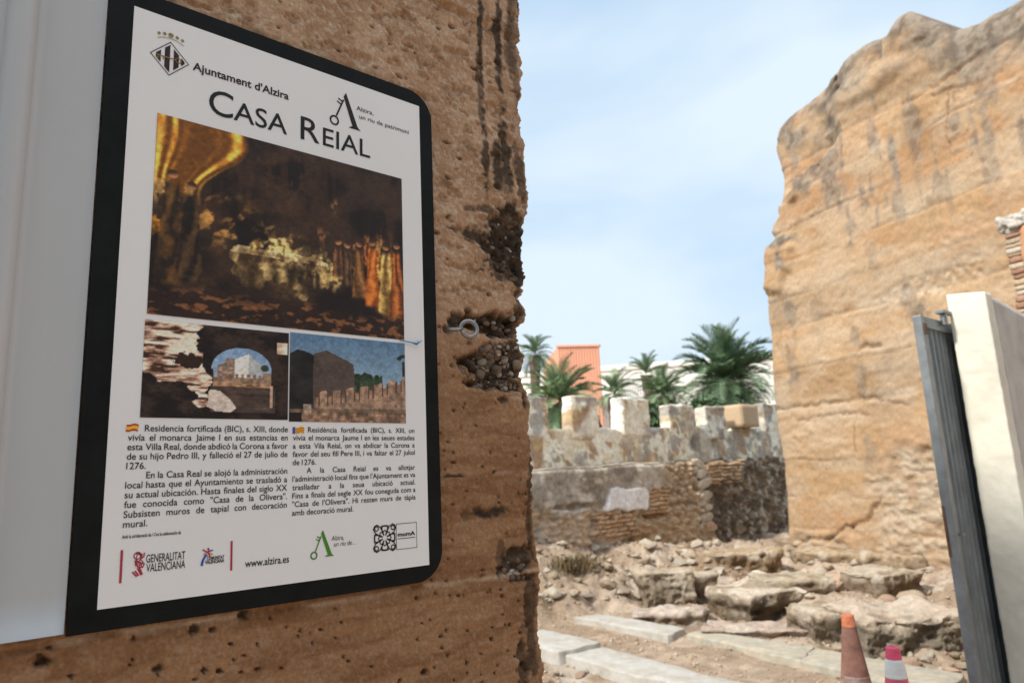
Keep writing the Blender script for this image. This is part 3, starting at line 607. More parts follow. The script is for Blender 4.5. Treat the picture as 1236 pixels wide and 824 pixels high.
picture('rampart_photograph', [(348.5, 401.5), (488, 511)], img)

# ---- lettering
def font_meshes(strs, bold=0.0):
    obs = []
    for st in strs:
        cu = bpy.data.curves.new('lettering', 'FONT'); cu.body = st; cu.size = 1.0; cu.offset = bold; cu.resolution_u = 4
        ob = bpy.data.objects.new('lettering', cu); COL.objects.link(ob); obs.append(ob)
    dg = bpy.context.evaluated_depsgraph_get(); res = []
    for ob in obs:
        me = bpy.data.meshes.new_from_object(ob.evaluated_get(dg))
        V_ = np.array([v.co[:] for v in me.vertices]).reshape(-1, 3)[:, :2]; F_ = [tuple(p.vertices) for p in me.polygons]
        res.append((V_, F_)); cu = ob.data; bpy.data.objects.remove(ob); bpy.data.curves.remove(cu); bpy.data.meshes.remove(me)
    return res
CAPH = 0.729
_probe = font_meshes(['H'])[0][0]; CAPH = _probe[:, 1].max()-_probe[:, 1].min()
def lettering(name, pieces, m, parent=sign, bold=0.0, o=PO_+0.0006):
    """pieces: (string, s0, s1, baseline t at s0, baseline t at s1, cap height, shear)"""
    res = font_meshes([p[0] for p in pieces], bold); V = []; F = []
    for (st, s0, s1, ta, tb, ch, *sh), (v, f) in zip(pieces, res):
        k = ch/CAPH; x_ = v[:, 0]-v[:, 0].min(); sx = (s1-s0)/x_.max() if s1 else k*0.9
        xs = x_*sx; ys = v[:, 1]*k
        if sh: xs = xs+ys*sh[0]
        tt = ta+(tb-ta)*(xs/max(xs.max(), 1e-6))+ys
        b = len(V); V += SP(s0+xs, tt, np.full(xs.shape, o)).tolist(); F += [tuple(i+b for i in q) for q in f]
    return mesh(name, V, F, m, parent, smooth=False)
def pxl(st, p0, p1, capx, shear=None):        # piece from two baseline pixels and the cap-height in pixels at its left
    s0, t0 = S(*p0); s1, t1 = S(*p1); ch = S(p0[0], p0[1]-capx)[1]-t0
    return (st, s0, s1, t0, t0+(t1-t0)*0.0, ch) + ((shear,) if shear else ())
# title in small capitals: one baseline
tb_ = S(250, 147)[1]
def tpiece(st, xa, xb, yb, chm): return (st, S(xa, yb)[0], S(xb, yb)[0], TBASE, TBASE, chm)
TBASE = 2.1065
lettering('title_lettering', [tpiece('C', 250, 279.5, 150, 0.040), tpiece('ASA', 280, 345, 160, 0.0315)], M['ink'], bold=0.004)
lettering('title_lettering', [tpiece('R', 361, 384, 180, 0.040), tpiece('EIAL', 388, 445, 190, 0.0315)], M['ink'], bold=0.004)
lettering('council_lettering', [('Ajuntament d\'Alzira', S(231, 90)[0], S(347, 121)[0], S(231, 86)[1], S(231, 86)[1], 0.0125)], M['ink_plum'], bold=0.022)
_t = S(428, 134)[1]
lettering('motto_lettering', [('Alzira,', S(428.5, 134)[0], S(449, 140)[0], _t, _t, 0.0078), ('un riu de patrimoni', S(432, 145)[0], S(491.5, 161)[0], _t-0.0145, _t-0.0145, 0.0078)], M['ink'], bold=0.004)
lettering('web_address_lettering', [('www.alzira.es', S(294, 684)[0], S(347, 678)[0], S(294, 684)[1], S(294, 684)[1], 0.0098)], M['ink'], bold=0.010)
lettering('credit_lettering', [('Amb la col·laboració de / Con la colaboración de', S(146, 650)[0], S(217, 643)[0], S(146, 649.5)[1], S(146, 649.5)[1], 0.0040)], M['ink'], bold=0.02)
lettering('green_motto_lettering', [('Alzira,', S(398, 652)[0], S(413, 650)[0], S(398, 652)[1], S(398, 652)[1], 0.0068, 0.18), ('un riu de…', S(401, 659)[0], S(428, 656)[0], S(401, 659)[1], S(401, 659)[1], 0.0068, 0.18)], M['ink'], bold=-0.002)
lettering('government_lettering', [('GENERALITAT', S(175, 678)[0], S(222, 673)[0], S(175, 678.5)[1], S(175, 678.5)[1], 0.0098), ('VALENCIANA', S(175, 689)[0], S(222, 684)[0], S(175, 689.5)[1], S(175, 689.5)[1], 0.0098)], M['ink'], bold=0.006)
lettering('region_lettering', [('COMUNITAT', S(248, 676)[0], S(269, 674)[0], S(247, 675.5)[1], S(247, 675.5)[1], 0.0042), ('VALENCIANA', S(246, 680)[0], S(269, 678)[0], S(246, 680)[1], S(246, 680)[1], 0.0042)], M['ink'], bold=0.03)
lettering('museum_lettering', [('mumA', S(478, 647)[0], S(499, 645)[0], S(478, 647)[1], S(478, 647)[1], 0.0062)], M['ink'], bold=0.03)
# justified paragraphs
def paragraph(name, lines, sl, sr, t0, dt, xh):
    words = []; rows = []
    for (txt, ind, just) in lines:
        ws = txt.split(' '); rows.append((len(words), len(ws), ind, just)); words += ws
    res = font_meshes(words, 0.007); k = xh/CAPH; wid = [v[:, 0].max()-v[:, 0].min() for v, f in res]
    kx = k
    for (a, n, ind, just) in rows:
        if n > 1: kx = min(kx, (sr-sl-ind-(n-1)*0.26*k)/sum(wid[a:a+n]))
    V = []; F = []
    for r_, (a, n, ind, just) in enumerate(rows):
        tot = sum(wid[a:a+n])*kx; gap = (sr-sl-ind-tot)/(n-1) if (just and n > 1) else 0.32*k
        pos = sl+ind; tt = t0-dt*r_
        for q in range(a, a+n):
            v, f = res[q]; b = len(V); V += SP(pos+(v[:, 0]-v[:, 0].min())*kx, tt+v[:, 1]*k, np.full(len(v), PO_+0.0006)).tolist(); F += [tuple(i+b for i in g) for g in f]
            pos += wid[q]*kx+gap
    return mesh(name, V, F, M['ink'], sign, smooth=False)
paragraph('spanish_text', [('Residencia fortificada (BIC), s. XIII, donde', 0.0195, 1), ('vivía el monarca Jaime I en sus estancias en', 0, 1), ('esta Villa Real, donde abdicó la Corona a favor', 0, 1), ('de su hijo Pedro III, y falleció el 27 de julio de', 0, 1), ('1276.', 0, 0),
    ('En la Casa Real se alojó la administración', 0.024, 1), ('local hasta que el Ayuntamiento se trasladó a', 0, 1), ('su actual ubicación. Hasta finales del siglo XX', 0, 1), ('fue conocida como "Casa de la Olivera".', 0, 1), ('Subsisten muros de tapial con decoración', 0, 1), ('mural.', 0, 0)],
    0.2165, 0.4305, 1.6315, 0.01215, 0.0083)
paragraph('catalan_text', [('Residència fortificada (BIC), s. XIII, on', 0.0235, 1), ('vivia el monarca Jaume I en les seues estades', 0, 1), ('a esta Vila Reial, on va abdicar la Corona a', 0, 1), ('favor del seu fill Pere III, i va faltar el 27 juliol', 0, 1), ('de 1276.', 0, 0),
    ('A la Casa Reial es va allotjar', 0.022, 1), ('l\'administració local fins que l\'Ajuntament es va', 0, 1), ('traslladar a la seua ubicació actual.', 0, 1), ('Fins a finals del segle XX fou coneguda com a', 0, 1), ('"Casa de l\'Olivera". Hi resten murs de tàpia', 0, 1), ('amb decoració mural.', 0, 0)],
    0.4385, 0.6515, 1.6315, 0.01215, 0.0078)
# ---- flat ink shapes
class Ink:
    def __init__(s, o=PO_+0.0006): s.V = []; s.F = []; s.o = o
    def poly(s, pts):
        b = len(s.V); a = np.array(pts, float); s.V += SP(a[:, 0], a[:, 1], np.full(len(a), s.o)).tolist(); s.F.append(tuple(range(b, b+len(a)))); return s
    def stroke(s, pts, wd, closed=False):
        pts = [np.array(p, float) for p in pts]
        if closed: pts = pts+[pts[0]]
        for a, b in zip(pts[:-1], pts[1:]):
            d = b-a; l = np.linalg.norm(d)
            if l < 1e-9: continue
            d = d/l; n = np.array([-d[1], d[0]])*wd/2; e = d*wd*0.3; s.poly([a-e-n, b+e-n, b+e+n, a-e+n])
        return s
    def ring(s, c, rx, ry, wd, n=20, rot=0.0, a0=0, a1=360):
        pts = []
        for k in range(n+1):
            a = R(a0+(a1-a0)*k/n); x_, y_ = rx*math.cos(a), ry*math.sin(a); pts.append((c[0]+x_*math.cos(rot)-y_*math.sin(rot), c[1]+x_*math.sin(rot)+y_*math.cos(rot)))
        return s.stroke(pts, wd)
    def disc(s, c, rx, ry=None, n=14):
        ry = ry or rx; return s.poly([(c[0]+rx*math.cos(2*math.pi*k/n), c[1]+ry*math.sin(2*math.pi*k/n)) for k in range(n)])
    def build(s, name, m, parent=sign): return mesh(name, s.V, s.F, m, parent, smooth=False)
# council crest: lozenge with bars, key and crown (zoom 170,30 at 6.867)
cz = lambda x, y: S(170+x/6.867, 30+y/6.867)
L_, T_, R_, B__ = cz(72, 240), cz(237, 160), cz(387, 345), cz(228, 433)
cxm, cym = (L_[0]+R_[0])/2, (T_[1]+B__[1])/2; hw, hh = (R_[0]-L_[0])/2, (T_[1]-B__[1])/2
k_ = Ink().stroke([(cxm-hw, cym), (cxm, cym+hh), (cxm+hw, cym), (cxm, cym-hh)], 0.0011, True)
for b0, b1 in ((-0.72, -0.47), (-0.27, 0.0), (0.2, 0.47), (0.6, 0.78)):
    f_ = 0.84
    k_.poly([(cxm+hw*b0, cym-hh*(f_-abs(b0))), (cxm+hw*b1, cym-hh*(f_-abs(b1))), (cxm+hw*b1, cym+hh*(f_-abs(b1))), (cxm+hw*b0, cym+hh*(f_-abs(b0)))])
crest = k_.build('council_crest', M['ink_plum'])
k_ = Ink(PO_+0.0010).stroke([(cxm-hw*.68, cym+hh*.02), (cxm+hw*.3, cym+hh*.02)], 0.0016).ring((cxm+hw*.45, cym+hh*.02), hw*.14, hh*.15, 0.0013)
for q in (-.62, -.5, -.34): k_.stroke([(cxm+hw*q, cym), (cxm+hw*q, cym-hh*.16)], 0.0012)
for q, r_ in ((-.62, .0022), (-.33, .0024), (0, .0036), (.33, .0024), (.62, .0022)): k_.disc((cxm+hw*q, cym+hh*(1.42-0.25*q*q)), r_)
k_.stroke([(cxm+hw*q, cym+hh*(1.22-0.42*q*q)) for q in np.linspace(-.68, .68, 9)], 0.0009)
k_.build('crest_key_and_crown', M['ink_gold'])
def lambda_key(P_, name, m):                   # big Λ stroke with a serif foot and a key leaning on it
    k = Ink(); k.poly([P_(0, 0), P_(-3.3, -5.5), P_(8.3, -38), P_(4.2, -40.3), P_(3.6, -41), P_(19.5, -41), P_(16.6, -39), P_(15, -37)])
    k.stroke([P_(-3.6, -10.0), P_(-12.5, -31.0)], abs(P_(2.0, 0)[0]-P_(0, 0)[0])); c_ = P_(-15.2, -37.5)
    k.ring(c_, abs(P_(5.0, 0)[0]-P_(0, 0)[0]), abs(P_(0, 5.0)[1]-P_(0, 0)[1]), abs(P_(2.0, 0)[0]-P_(0, 0)[0]))
    k.stroke([P_(-4.8, -12), P_(-9.8, -9.6)], abs(P_(1.7, 0)[0]-P_(0, 0)[0])); k.stroke([P_(-6.3, -16), P_(-11.4, -13.4)], abs(P_(1.7, 0)[0]-P_(0, 0)[0]))
    return k.build(name, m)
a0 = S(416, 114); sc1 = (a0[1]-S(421, 156)[1])/41.0
lambda_key(lambda x_, y_: (a0[0]+x_*sc1*0.93, a0[1]+y_*sc1), 'key_emblem', M['ink'])
a1 = S(388, 639); sc2 = (a1[1]-S(392, 671)[1])/41.0
lambda_key(lambda x_, y_: (a1[0]+x_*sc2*0.98, a1[1]+y_*sc2), 'key_emblem', M['ink_green'])
# red rules, government emblem, palm emblem
k_ = Ink(); k_.stroke([S(146, 664), S(144, 702)], 0.0028); k_.build('red_rule', M['ink_red']); k_ = Ink(); k_.stroke([S(278, 653), S(277.5, 687)], 0.0028); k_.build('red_rule', M['ink_red'])
gz = lambda x, y: S(130+x/6.18, 640+y/6.18)
k_ = Ink()
k_.ring(gz(215, 185), .0042, .0042, .0012); k_.ring(gz(222, 200), .0025, .0045, .0011); k_.stroke([gz(205, 172), gz(228, 165), gz(240, 180)], .0014); k_.stroke([gz(266, 165), gz(262, 190), gz(245, 205)], .0016); k_.stroke([gz(250, 172), gz(246, 196)], .0012)
for q in range(4): k_.stroke([gz(196+q*13, 222+q*3), gz(200+q*16, 262+q*2)], .0011)
k_.stroke([gz(195, 222), gz(240, 240), gz(266, 245), gz(252, 272), gz(214, 268), gz(196, 222)], .0013); k_.stroke([gz(240, 215), gz(258, 235), gz(232, 255)], .0012)
for q in range(4): k_.stroke([gz(178+q*19, 308-q*8), gz(206+q*14, 338-q*7)] if q < 2 else [gz(190+q*13, 290-q*5), gz(222+q*9, 334-q*4)], .0019)
k_.build('government_emblem', M['ink_red'])
k_ = Ink().poly([gz(682, 260), gz(690, 225), gz(705, 195), gz(722, 172), gz(738, 180), gz(720, 200), gz(708, 225), gz(700, 262)]).stroke([gz(740, 155), gz(773, 144)], .0016).build('palm_emblem', M['ink_blue'])
Ink(PO_+.0008).stroke([gz(700, 142), gz(735, 160)], .0018).stroke([gz(737, 155), gz(755, 195)], .0018).disc(gz(740, 134), .0014).stroke([gz(735, 160), gz(748, 140)], .0014).build('palm_emblem_red', M['ink_red'], k_)
Ink(PO_+.0008).stroke([gz(735, 158), gz(708, 175)], .0016).stroke([gz(742, 162), gz(772, 175)], .0016).build('palm_emblem_orange', M['ink_orange'], k_)
# eight-fold knot emblem and museum box (zoom 350,610 at 6.867)
mz = lambda x, y: S(350+x/6.867, 610+y/6.867)
cl = mz(683, 275); cr_ = mz(860, 262); ctp = mz(772, 160); cbt = mz(772, 372)
c0 = ((cl[0]+cr_[0])/2, (ctp[1]+cbt[1])/2); hx_, hy_ = (cr_[0]-cl[0])/2, (ctp[1]-cbt[1])/2
k_ = Ink(); st8 = []
for q in range(8):
    a = R(22.5+45*q); rot = lambda r_, an: (c0[0]+hx_*r_*math.cos(an), c0[1]+hy_*r_*math.sin(an))
    ax_ = R(45*q); ext = 1.0 if q % 2 == 0 else 1.33
    k_.stroke([rot(.22, ax_-R(22.5)), rot(.52, ax_-R(17)), rot(.60, ax_), rot(.52, ax_+R(17)), rot(.22, ax_+R(22.5))], 0.0016)
    k_.stroke([rot(.52, ax_-R(17)), rot(.82, ax_-R(26)), rot(.97*ext if q % 2 else .97, ax_-R(10))], 0.0018); k_.stroke([rot(.52, ax_+R(17)), rot(.82, ax_+R(26)), rot(.97*ext if q % 2 else .97, ax_+R(10))], 0.0018)
    if q % 2: k_.stroke([rot(1.28, ax_-R(10)), rot(1.34, ax_), rot(1.28, ax_+R(10))], .0018); k_.ring(rot(1.08, ax_), hx_*.17, hy_*.17, .0016, 10)
    else: k_.stroke([rot(.97, ax_-R(18)), rot(.95, ax_), rot(.97, ax_+R(18))], .0024)
k_.build('knot_emblem', M['ink_plum'])
a, b = mz(868, 250), mz(1036, 245); tp, bt = mz(955, 143)[1], mz(955, 352)[1]
k_ = Ink().stroke([(a[0], bt), (b[0], bt), (b[0], tp), (a[0], tp)], .0008, True); k_.stroke([(a[0]+.0025, mz(885, 273)[1]), (b[0]-.003, mz(885, 273)[1])], .0010); k_.build('museum_box', M['ink'])
# little flags in front of the two paragraphs
def flag(name, px0, px1, bands, waver):
    (s0, t1), (s1, t0) = S(*px0), S(*px1); root = None
    for q, (f0, f1, mm_) in enumerate(bands):
        k = Ink(PO_+0.0006); xs = np.linspace(0, 1, 9); wv_ = 0.10*np.sin(xs*6.3+waver)
        up = [(s0+(s1-s0)*x_+.0008*(1-f0), t1+(t0-t1)*(f0+w__)) for x_, w__ in zip(xs, wv_)]; dn = [(s0+(s1-s0)*x_+.0008*(1-f1), t1+(t0-t1)*(f1+w__)) for x_, w__ in zip(xs, wv_)]
        for i in range(8): k.poly([dn[i], dn[i+1], up[i+1], up[i]])
        o = k.build(name if root is None else 'flag_stripe', M[mm_], sign if root is None else root); root = root or o
flag('spanish_flag', (151, 512), (165, 520.5), [(0, .27, 'ink_flagred'), (.27, .73, 'ink_yellow'), (.73, 1, 'ink_flagred')], 0.5)
flag('valencian_flag', (354.5, 515.5), (365, 523), [(k/7, (k+1)/7, 'ink_yellow' if k % 2 == 0 else 'ink_flagred') for k in range(7)], 0.5)
k_ = Ink(); a = S(351.5, 515.5); b = S(354.3, 523.5); k_.poly([(a[0], b[1]), (b[0], b[1]), (b[0], a[1]), (a[0], a[1])]); k_.build('flag_blue_edge', M['ink_blue'])

# blue cord end hanging from the edge of the print
o_ = 0.0075
pts = [SP(*S(x_, y_), o_+dz) for x_, y_, dz in [(480, 411.5, -.001), (486, 412.5, 0), (492, 414, .001), (499, 415.5, .002), (503, 414.2, .003), (505, 412, .003), (509, 411.5, .001), (518, 413.5, -.001), (530, 417, -.002)]]
cord = MB().tube(pts[:6], [.0006, .0009, .0010, .0012, .0010, .0006], 8).tube([SP(*S(x_, y_), o_+.001) for x_, y_ in [(496, 415.8), (500, 416.6), (502, 414.8), (501, 411.5)]], [.0008, .0012, .0010, .0005], 8)
o = cord.build('cord', M['thread'], smooth=True, loc=pts[0]); tag(o, 'short frayed blue cord stuck on the right edge of the sign', 'cord')

# eye bolt
es, et = S(541, 397.5)
bolt = empty('eye_bolt', SP(es, et, -0.005), 'grey steel eye bolt screwed into the earth wall right of the sign', 'bolt')
p0 = SP(es, et, -0.03); vdir = None
pc = EYE+ray(566, 397)*(np.linalg.norm(SP(*S(566, 397))-EYE)-0.028)
pe = EYE+ray(556, 397.6)*(np.linalg.norm(SP(*S(556, 397.6))-EYE)-0.022)
p1 = SP(es, et, 0.0)
MB().tube([p0, p1, p1*0.6+pe*0.4, pe*0.9+p1*0.1, pe+(pc-pe)*0.05], [.0036, .0036, .0037, .0037, .0034], 14).build('shank', M['steel'], bolt, smooth=True)
ax1 = (pc-pe)/np.linalg.norm(pc-pe); ax2 = np.array([0, 0, 1.0]); ax2 -= ax1*(ax1@ax2); ax2 /= np.linalg.norm(ax2)
rg = 0.0152; ring = [pc+rg*(ax1*math.cos(a)+ax2*math.sin(a))-0.004*math.sin(a/2)*np.cross(ax1, ax2) for a in np.linspace(math.pi*1.02, -math.pi*0.93, 40)]
MB().tube(ring, [.0043]*38+[.0041, .0036], 14).build('ring', M['steel'], bolt, smooth=True)
tipb = pc+rg*(ax1*0.72+ax2*0.68)
MB().tube([tipb, tipb+(ax1*0.5+ax2*0.86)*0.008], [.0022, .0008], 10).build('tip', M['steel'], bolt, smooth=True)
# washer-like crumb of mortar is part of the wall

# ================================================================== TOWER
tow_top_px = [(936, 140), (950, 125), (975, 105), (1000, 85), (1018, 66), (1040, 50), (1052, 45), (1065, 40), (1072, 28), (1080, 17), (1090, 11), (1100, 10), (1112, 15), (1120, 22), (1135, 25), (1145, 33), (1158, 30), (1175, 25), (1190, 14), (1210, 5), (1236, -10)]
tow_left_px = [(948, 664), (945, 620), (940, 560), (934, 515), (930, 480), (927, 440), (925, 410), (922, 380), (921, 350), (923, 330), (922, 312), (925, 292), (930, 285), (926, 277), (928, 268), (934, 258), (932, 248), (940, 225), (940, 205), (936, 190), (931, 172), (932, 155), (936, 140)]
tt_ = sorted(T(*p) for p in tow_top_px); TTA = [p[0] for p in tt_]; TTZ = [p[1] for p in tt_]
tl_ = sorted((T(*p)[1], T(*p)[0]) for p in tow_left_px); TLZ = [p[0] for p in tl_]; TLA = [p[1] for p in tl_]
AL0 = 9.0; AR = -1.5
na, nz_ = 340, 270
wq = np.concatenate([np.linspace(0, 0.62, 300), np.linspace(0.64, 1, 40)]); vq = np.linspace(0, 1, nz_)
W_, V_ = np.meshgrid(wq, vq, indexing='ij')
Z_ = -0.3+V_*7.3
A_ = np.interp(Z_, TLZ, TLA)
for it in range(4):
    ALz = np.interp(Z_, TLZ, TLA); A_ = ALz+(AR-ALz)*W_
    top = np.interp(A_, TTA, TTZ)+0.05*fbm(A_*4, 0*A_, 0, 3, 401)
    Z_ = -0.3+V_*(top+0.3)
def tg(px, py, rx, ry):                        # gaussian-ish coordinates on the tower face from photo pixels
    a0, z0_ = T(px, py); ar = abs(T(px+rx, py)[0]-a0); zr = abs(T(px, py-ry)[1]-z0_); return np.hypot((A_-a0)/ar, (Z_-z0_)/zr)
dsp = 0.025*fbm(A_*0.8, Z_*0.8, 0, 3, 403)+0.008*fbm(A_*3, Z_*4, 0, 4, 405)+0.008*fbm(A_*12, Z_*16, 0, 3, 407)
bed = [0.55, 1.05, 1.62, 2.44, 3.05, 3.74, 4.25, 4.85, 5.4, 5.95, 6.48, 7.0]
for zj in bed:
    wob = zj+0.03*fbm(A_*1.5, 0*A_+zj, 0, 3, 411)
    st_ = sst(-.35, .45, fbm(A_*1.3, 0*A_+zj*3, 0, 2, 413))
    dsp -= 0.012*st_*np.exp(-((Z_-wob)/0.022)**2); dsp += 0.006*np.sin(zj*40)*sst(wob-.02, wob+.02, Z_)*(1-sst(wob+.5, wob+.6, Z_))
stn = 0*dsp
rgh = np.clip(1-sst(.75, 1.1, tg(1130, 620, 92, 85)+.35*fbm(A_*2.5, Z_*2.5, 0, 4, 421)), 0, 1)          # bare rough patch, lower right
rgh = np.maximum(rgh, (1-sst(0.25, 0.5, Z_-0.06*(8.6-A_)+0.18*fbm(A_*3, Z_*3, 0, 3, 423))))
dsp += rgh*(-0.04+0.03*fbm(A_*6, Z_*11, 0, 4, 425)+0.022*fbm(A_*13, Z_*34, 0, 4, 427))
r2 = 1-sst(.7, 1.15, tg(1125, 340, 70, 14)+.4*fbm(A_*4, Z_*4, 0, 3, 429)); dsp += r2*(-.015+0.02*fbm(A_*22, Z_*26, 0, 3, 431))
# big shapes: left shoulder, overhang, vertical recess near the top left, hollow in the middle
wa_, wz_ = A_+.10*fbm(A_*4, Z_*4, 0, 3, 433), Z_+.10*fbm(A_*4+9, Z_*4, 0, 3, 435)
def region(pts, soft=.09):                    # soft-edged polygon given in photo pixels
    q = [T(*p) for p in pts]; m_ = np.zeros(A_.shape)
    for ox in (-1, -.5, 0, .5, 1):
        for oz in (-1, -.5, 0, .5, 1): m_ = m_+inpoly(wa_+ox*soft, wz_+oz*soft, q)
    return m_/25
rec = 0.22*region([(1006, 60), (1004, 130), (1003, 172), (996, 186), (978, 200), (962, 210), (952, 232), (940, 246), (880, 250), (880, 40)], .05)
rec = rec+0.12*region([(957, 238), (954, 284), (944, 287), (930, 291), (870, 300), (870, 236)], .05)
dsp -= rec
dsp += 0.10*region([(885, 296), (948, 287), (954, 320), (950, 352), (885, 352)], .08)
dsp -= 0.10*np.exp(-(tg(1001, 150, 5, 26))**2)
dsp -= 0.12*np.exp(-(tg(1058, 62, 5, 14))**2)
dsp -= 0.12*np.exp(-(tg(1104, 165, 24, 40))**2); dsp += 0.07*(1-sst(.5, 1.2, tg(1100, 35, 34, 26)))
dsp += 0.07*(1-sst(.5, 1.2, tg(1040, 105, 60, 18)))-0.06*np.exp(-(tg(1095, 110, 50, 12))**2)
def tst(px, py, rx, ry, st=1.0, wob=.5, seed=0):
    global stn
    d = tg(px, py, rx, ry)+wob*fbm(A_*6+seed, Z_*6, 0, 4, 440+seed)+.4*wob*fbm(A_*20+seed, Z_*20, 0, 3, 460+seed); stn = np.maximum(stn, st*(1-sst(.6, 1.25, d)))
for i, a in enumerate([(1002, 150, 5, 34, .75), (1060, 62, 4, 14, .9), (1074, 180, 5, 14, .8), (1082, 212, 4, 22, .8), (1192, 155, 7, 42, .6), (1200, 205, 9, 22, .45), (1085, 250, 9, 18, .5), (1182, 108, 8, 12, .6),
    (943, 292, 15, 8, .9), (945, 315, 5, 18, .8), (990, 205, 26, 10, .7), (968, 220, 12, 18, .65), (1010, 230, 6, 22, .6), (1097, 360, 9, 26, .55), (1110, 375, 14, 12, .7), (952, 375, 7, 14, .6), (957, 440, 7, 32, .55), (1033, 405, 6, 18, .5), (1040, 460, 7, 26, .5), (958, 400, 4, 30, .35),
    (985, 196, 24, 9, .95), (962, 216, 9, 20, .8), (1000, 215, 10, 30, .7), (940, 290, 16, 7, .95), (1105, 20, 38, 16, .85), (1130, 30, 24, 10, .9), (1030, 95, 26, 16, .55), (985, 108, 26, 14, .5), (1150, 95, 30, 20, .4), (1040, 62, 24, 16, .55), (1180, 40, 30, 16, .65), (1225, 20, 26, 24, .6), (1205, 40, 16, 10, .5), (990, 165, 10, 28, .35), (1050, 545, 10, 22, .4), (1000, 95, 20, 10, .4), (1165, 60, 20, 10, .5), (1140, 62, 12, 12, .45)]): tst(*a, seed=i)
topd = np.interp(A_, TTA, TTZ)-Z_
stn = np.maximum(stn, .85*(1-sst(.10, .95, topd+.55*fbm(A_*2.2, Z_*2.2, 0, 3, 470))))
oc1 = np.array((0.50, 0.315, 0.15)); oc2 = np.array((0.55, 0.37, 0.20)); oc3 = np.array((0.46, 0.265, 0.12)); gy_ = np.array((0.50, 0.385, 0.265))
oc1 = np.array((0.43, 0.278, 0.145)); oc2 = np.array((0.47, 0.328, 0.195)); oc3 = np.array((0.43, 0.245, 0.118)); gy_ = np.array((0.44, 0.355, 0.26))
ct = mixc(oc1, oc2, sst(-.4, .5, fbm(A_*1.3, Z_*3.2, 0, 4, 471)))
ct = mixc(ct, oc3, .8*sst(.0, .6, fbm(A_*0.9+5, Z_*1.6, 0, 4, 473)))
ct = mixc(ct, (0.49, 0.38, 0.255), .6*sst(.0, .6, fbm(A_*.9, Z_*3.2+7, 0, 4, 475)))
crust = sst(.02, .10, fbm(A_*1.5+3, Z_*2.2, 0, 6, 483)); dsp += .005*crust; ct = mixc(ct, mixc((0.50, 0.40, 0.28), (0.43, 0.34, 0.235), sst(-.3, .4, fbm(A_*5, Z_*7, 0, 4, 485))), .25*crust)
crust = sst(.22, .28, fbm(A_*2.2+8, Z_*4.5, 0, 6, 487)); dsp -= .008*crust; ct = mixc(ct, (0.36, 0.24, 0.14), .22*crust)
stn = np.maximum(stn, .6*sst(.32, .58, fbm(A_*3.6, Z_*.8, 0, 5, 489)+.25*fbm(A_*14, Z_*5, 0, 3, 490))*sst(2.0, 5.5, Z_+1.2*fbm(A_*.5, Z_*.5, 0, 2, 492)))
lid = np.zeros(A_.shape)
for zj in bed:
    wob = zj+0.03*fbm(A_*1.5, 0*A_+zj, 0, 3, 411); lid = lid+sst(wob-.012, wob+.012, Z_)
    ln_ = np.exp(-((Z_-wob)/.016)**2)*sst(-.45, .25, fbm(A_*1.1, 0*A_+zj*5, 0, 3, 415)); ct = mixc(ct, (0.24, 0.165, 0.10), .75*ln_); dsp -= .012*ln_
    ct = mixc(ct, (0.56, 0.46, 0.33), .5*np.exp(-((Z_-wob-.045)/.035)**2)*sst(-.1, .4, fbm(A_*2.3, 0*A_+zj*9, 0, 4, 417)))
ct = ct*np.array((.945, .935, .965))*(1+.085*np.sin(lid*2.6+1.0))[..., None]
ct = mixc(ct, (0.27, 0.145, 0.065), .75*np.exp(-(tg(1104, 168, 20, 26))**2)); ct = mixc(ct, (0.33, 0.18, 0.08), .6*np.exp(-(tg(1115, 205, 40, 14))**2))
ct = mixc(ct, mixc(gy_, (0.38, 0.27, 0.175), sst(-.3, .4, fbm(A_*6, Z_*9, 0, 4, 477))), .85*rgh)
ct = mixc(ct, (0.55, 0.47, 0.36), .5*r2*sst(.1, .4, fbm(A_*18, Z_*18, 0, 3, 479)))
ct = mixc(ct, mixc((0.105, 0.095, 0.085), (0.235, 0.21, 0.175), sst(-.35, .35, fbm(A_*11, Z_*11, 0, 4, 481))), np.clip(stn, 0, 1)*.92)
# cracks: thin grooves
def crack(pts, dp=.03, wd=.016):
    global dsp, ct
    q = np.array([T(*p) for p in pts]); d = np.full(A_.shape, 9.0); wx = .035*fbm(A_*9, Z_*9, 0, 3, 491); wz = .03*fbm(A_*9+3, Z_*9, 0, 3, 493)
    for (a0, z0_), (a1, z1_) in zip(q[:-1], q[1:]):
        vx, vz = a1-a0, z1_-z0_; tt = np.clip(((A_+wx-a0)*vx+(Z_+wz-z0_)*vz)/(vx*vx+vz*vz), 0, 1); d = np.minimum(d, np.hypot(A_+wx-a0-tt*vx, Z_+wz-z0_-tt*vz))
    m_ = np.exp(-(d/wd)**2); dsp = dsp-dp*m_; ct = mixc(ct, (0.20, 0.12, 0.07), .7*m_)
crack([(938, 493), (975, 490), (1010, 483), (1050, 480), (1100, 488)]); crack([(966, 507), (1000, 500), (1020, 499), (1050, 501)]); crack([(952, 662), (975, 650), (995, 652), (1015, 640), (1045, 630), (1060, 605)], .05, .022)
crack([(1040, 420), (1062, 415)], .05, .03); crack([(1031, 510), (1033, 545)], .02, .012); crack([(1146, 105), (1140, 160), (1148, 185)], .02, .014); crack([(1085, 125), (1150, 88), (1192, 60)], .03, .02); crack([(1120, 115), (1190, 95)], .02, .015)
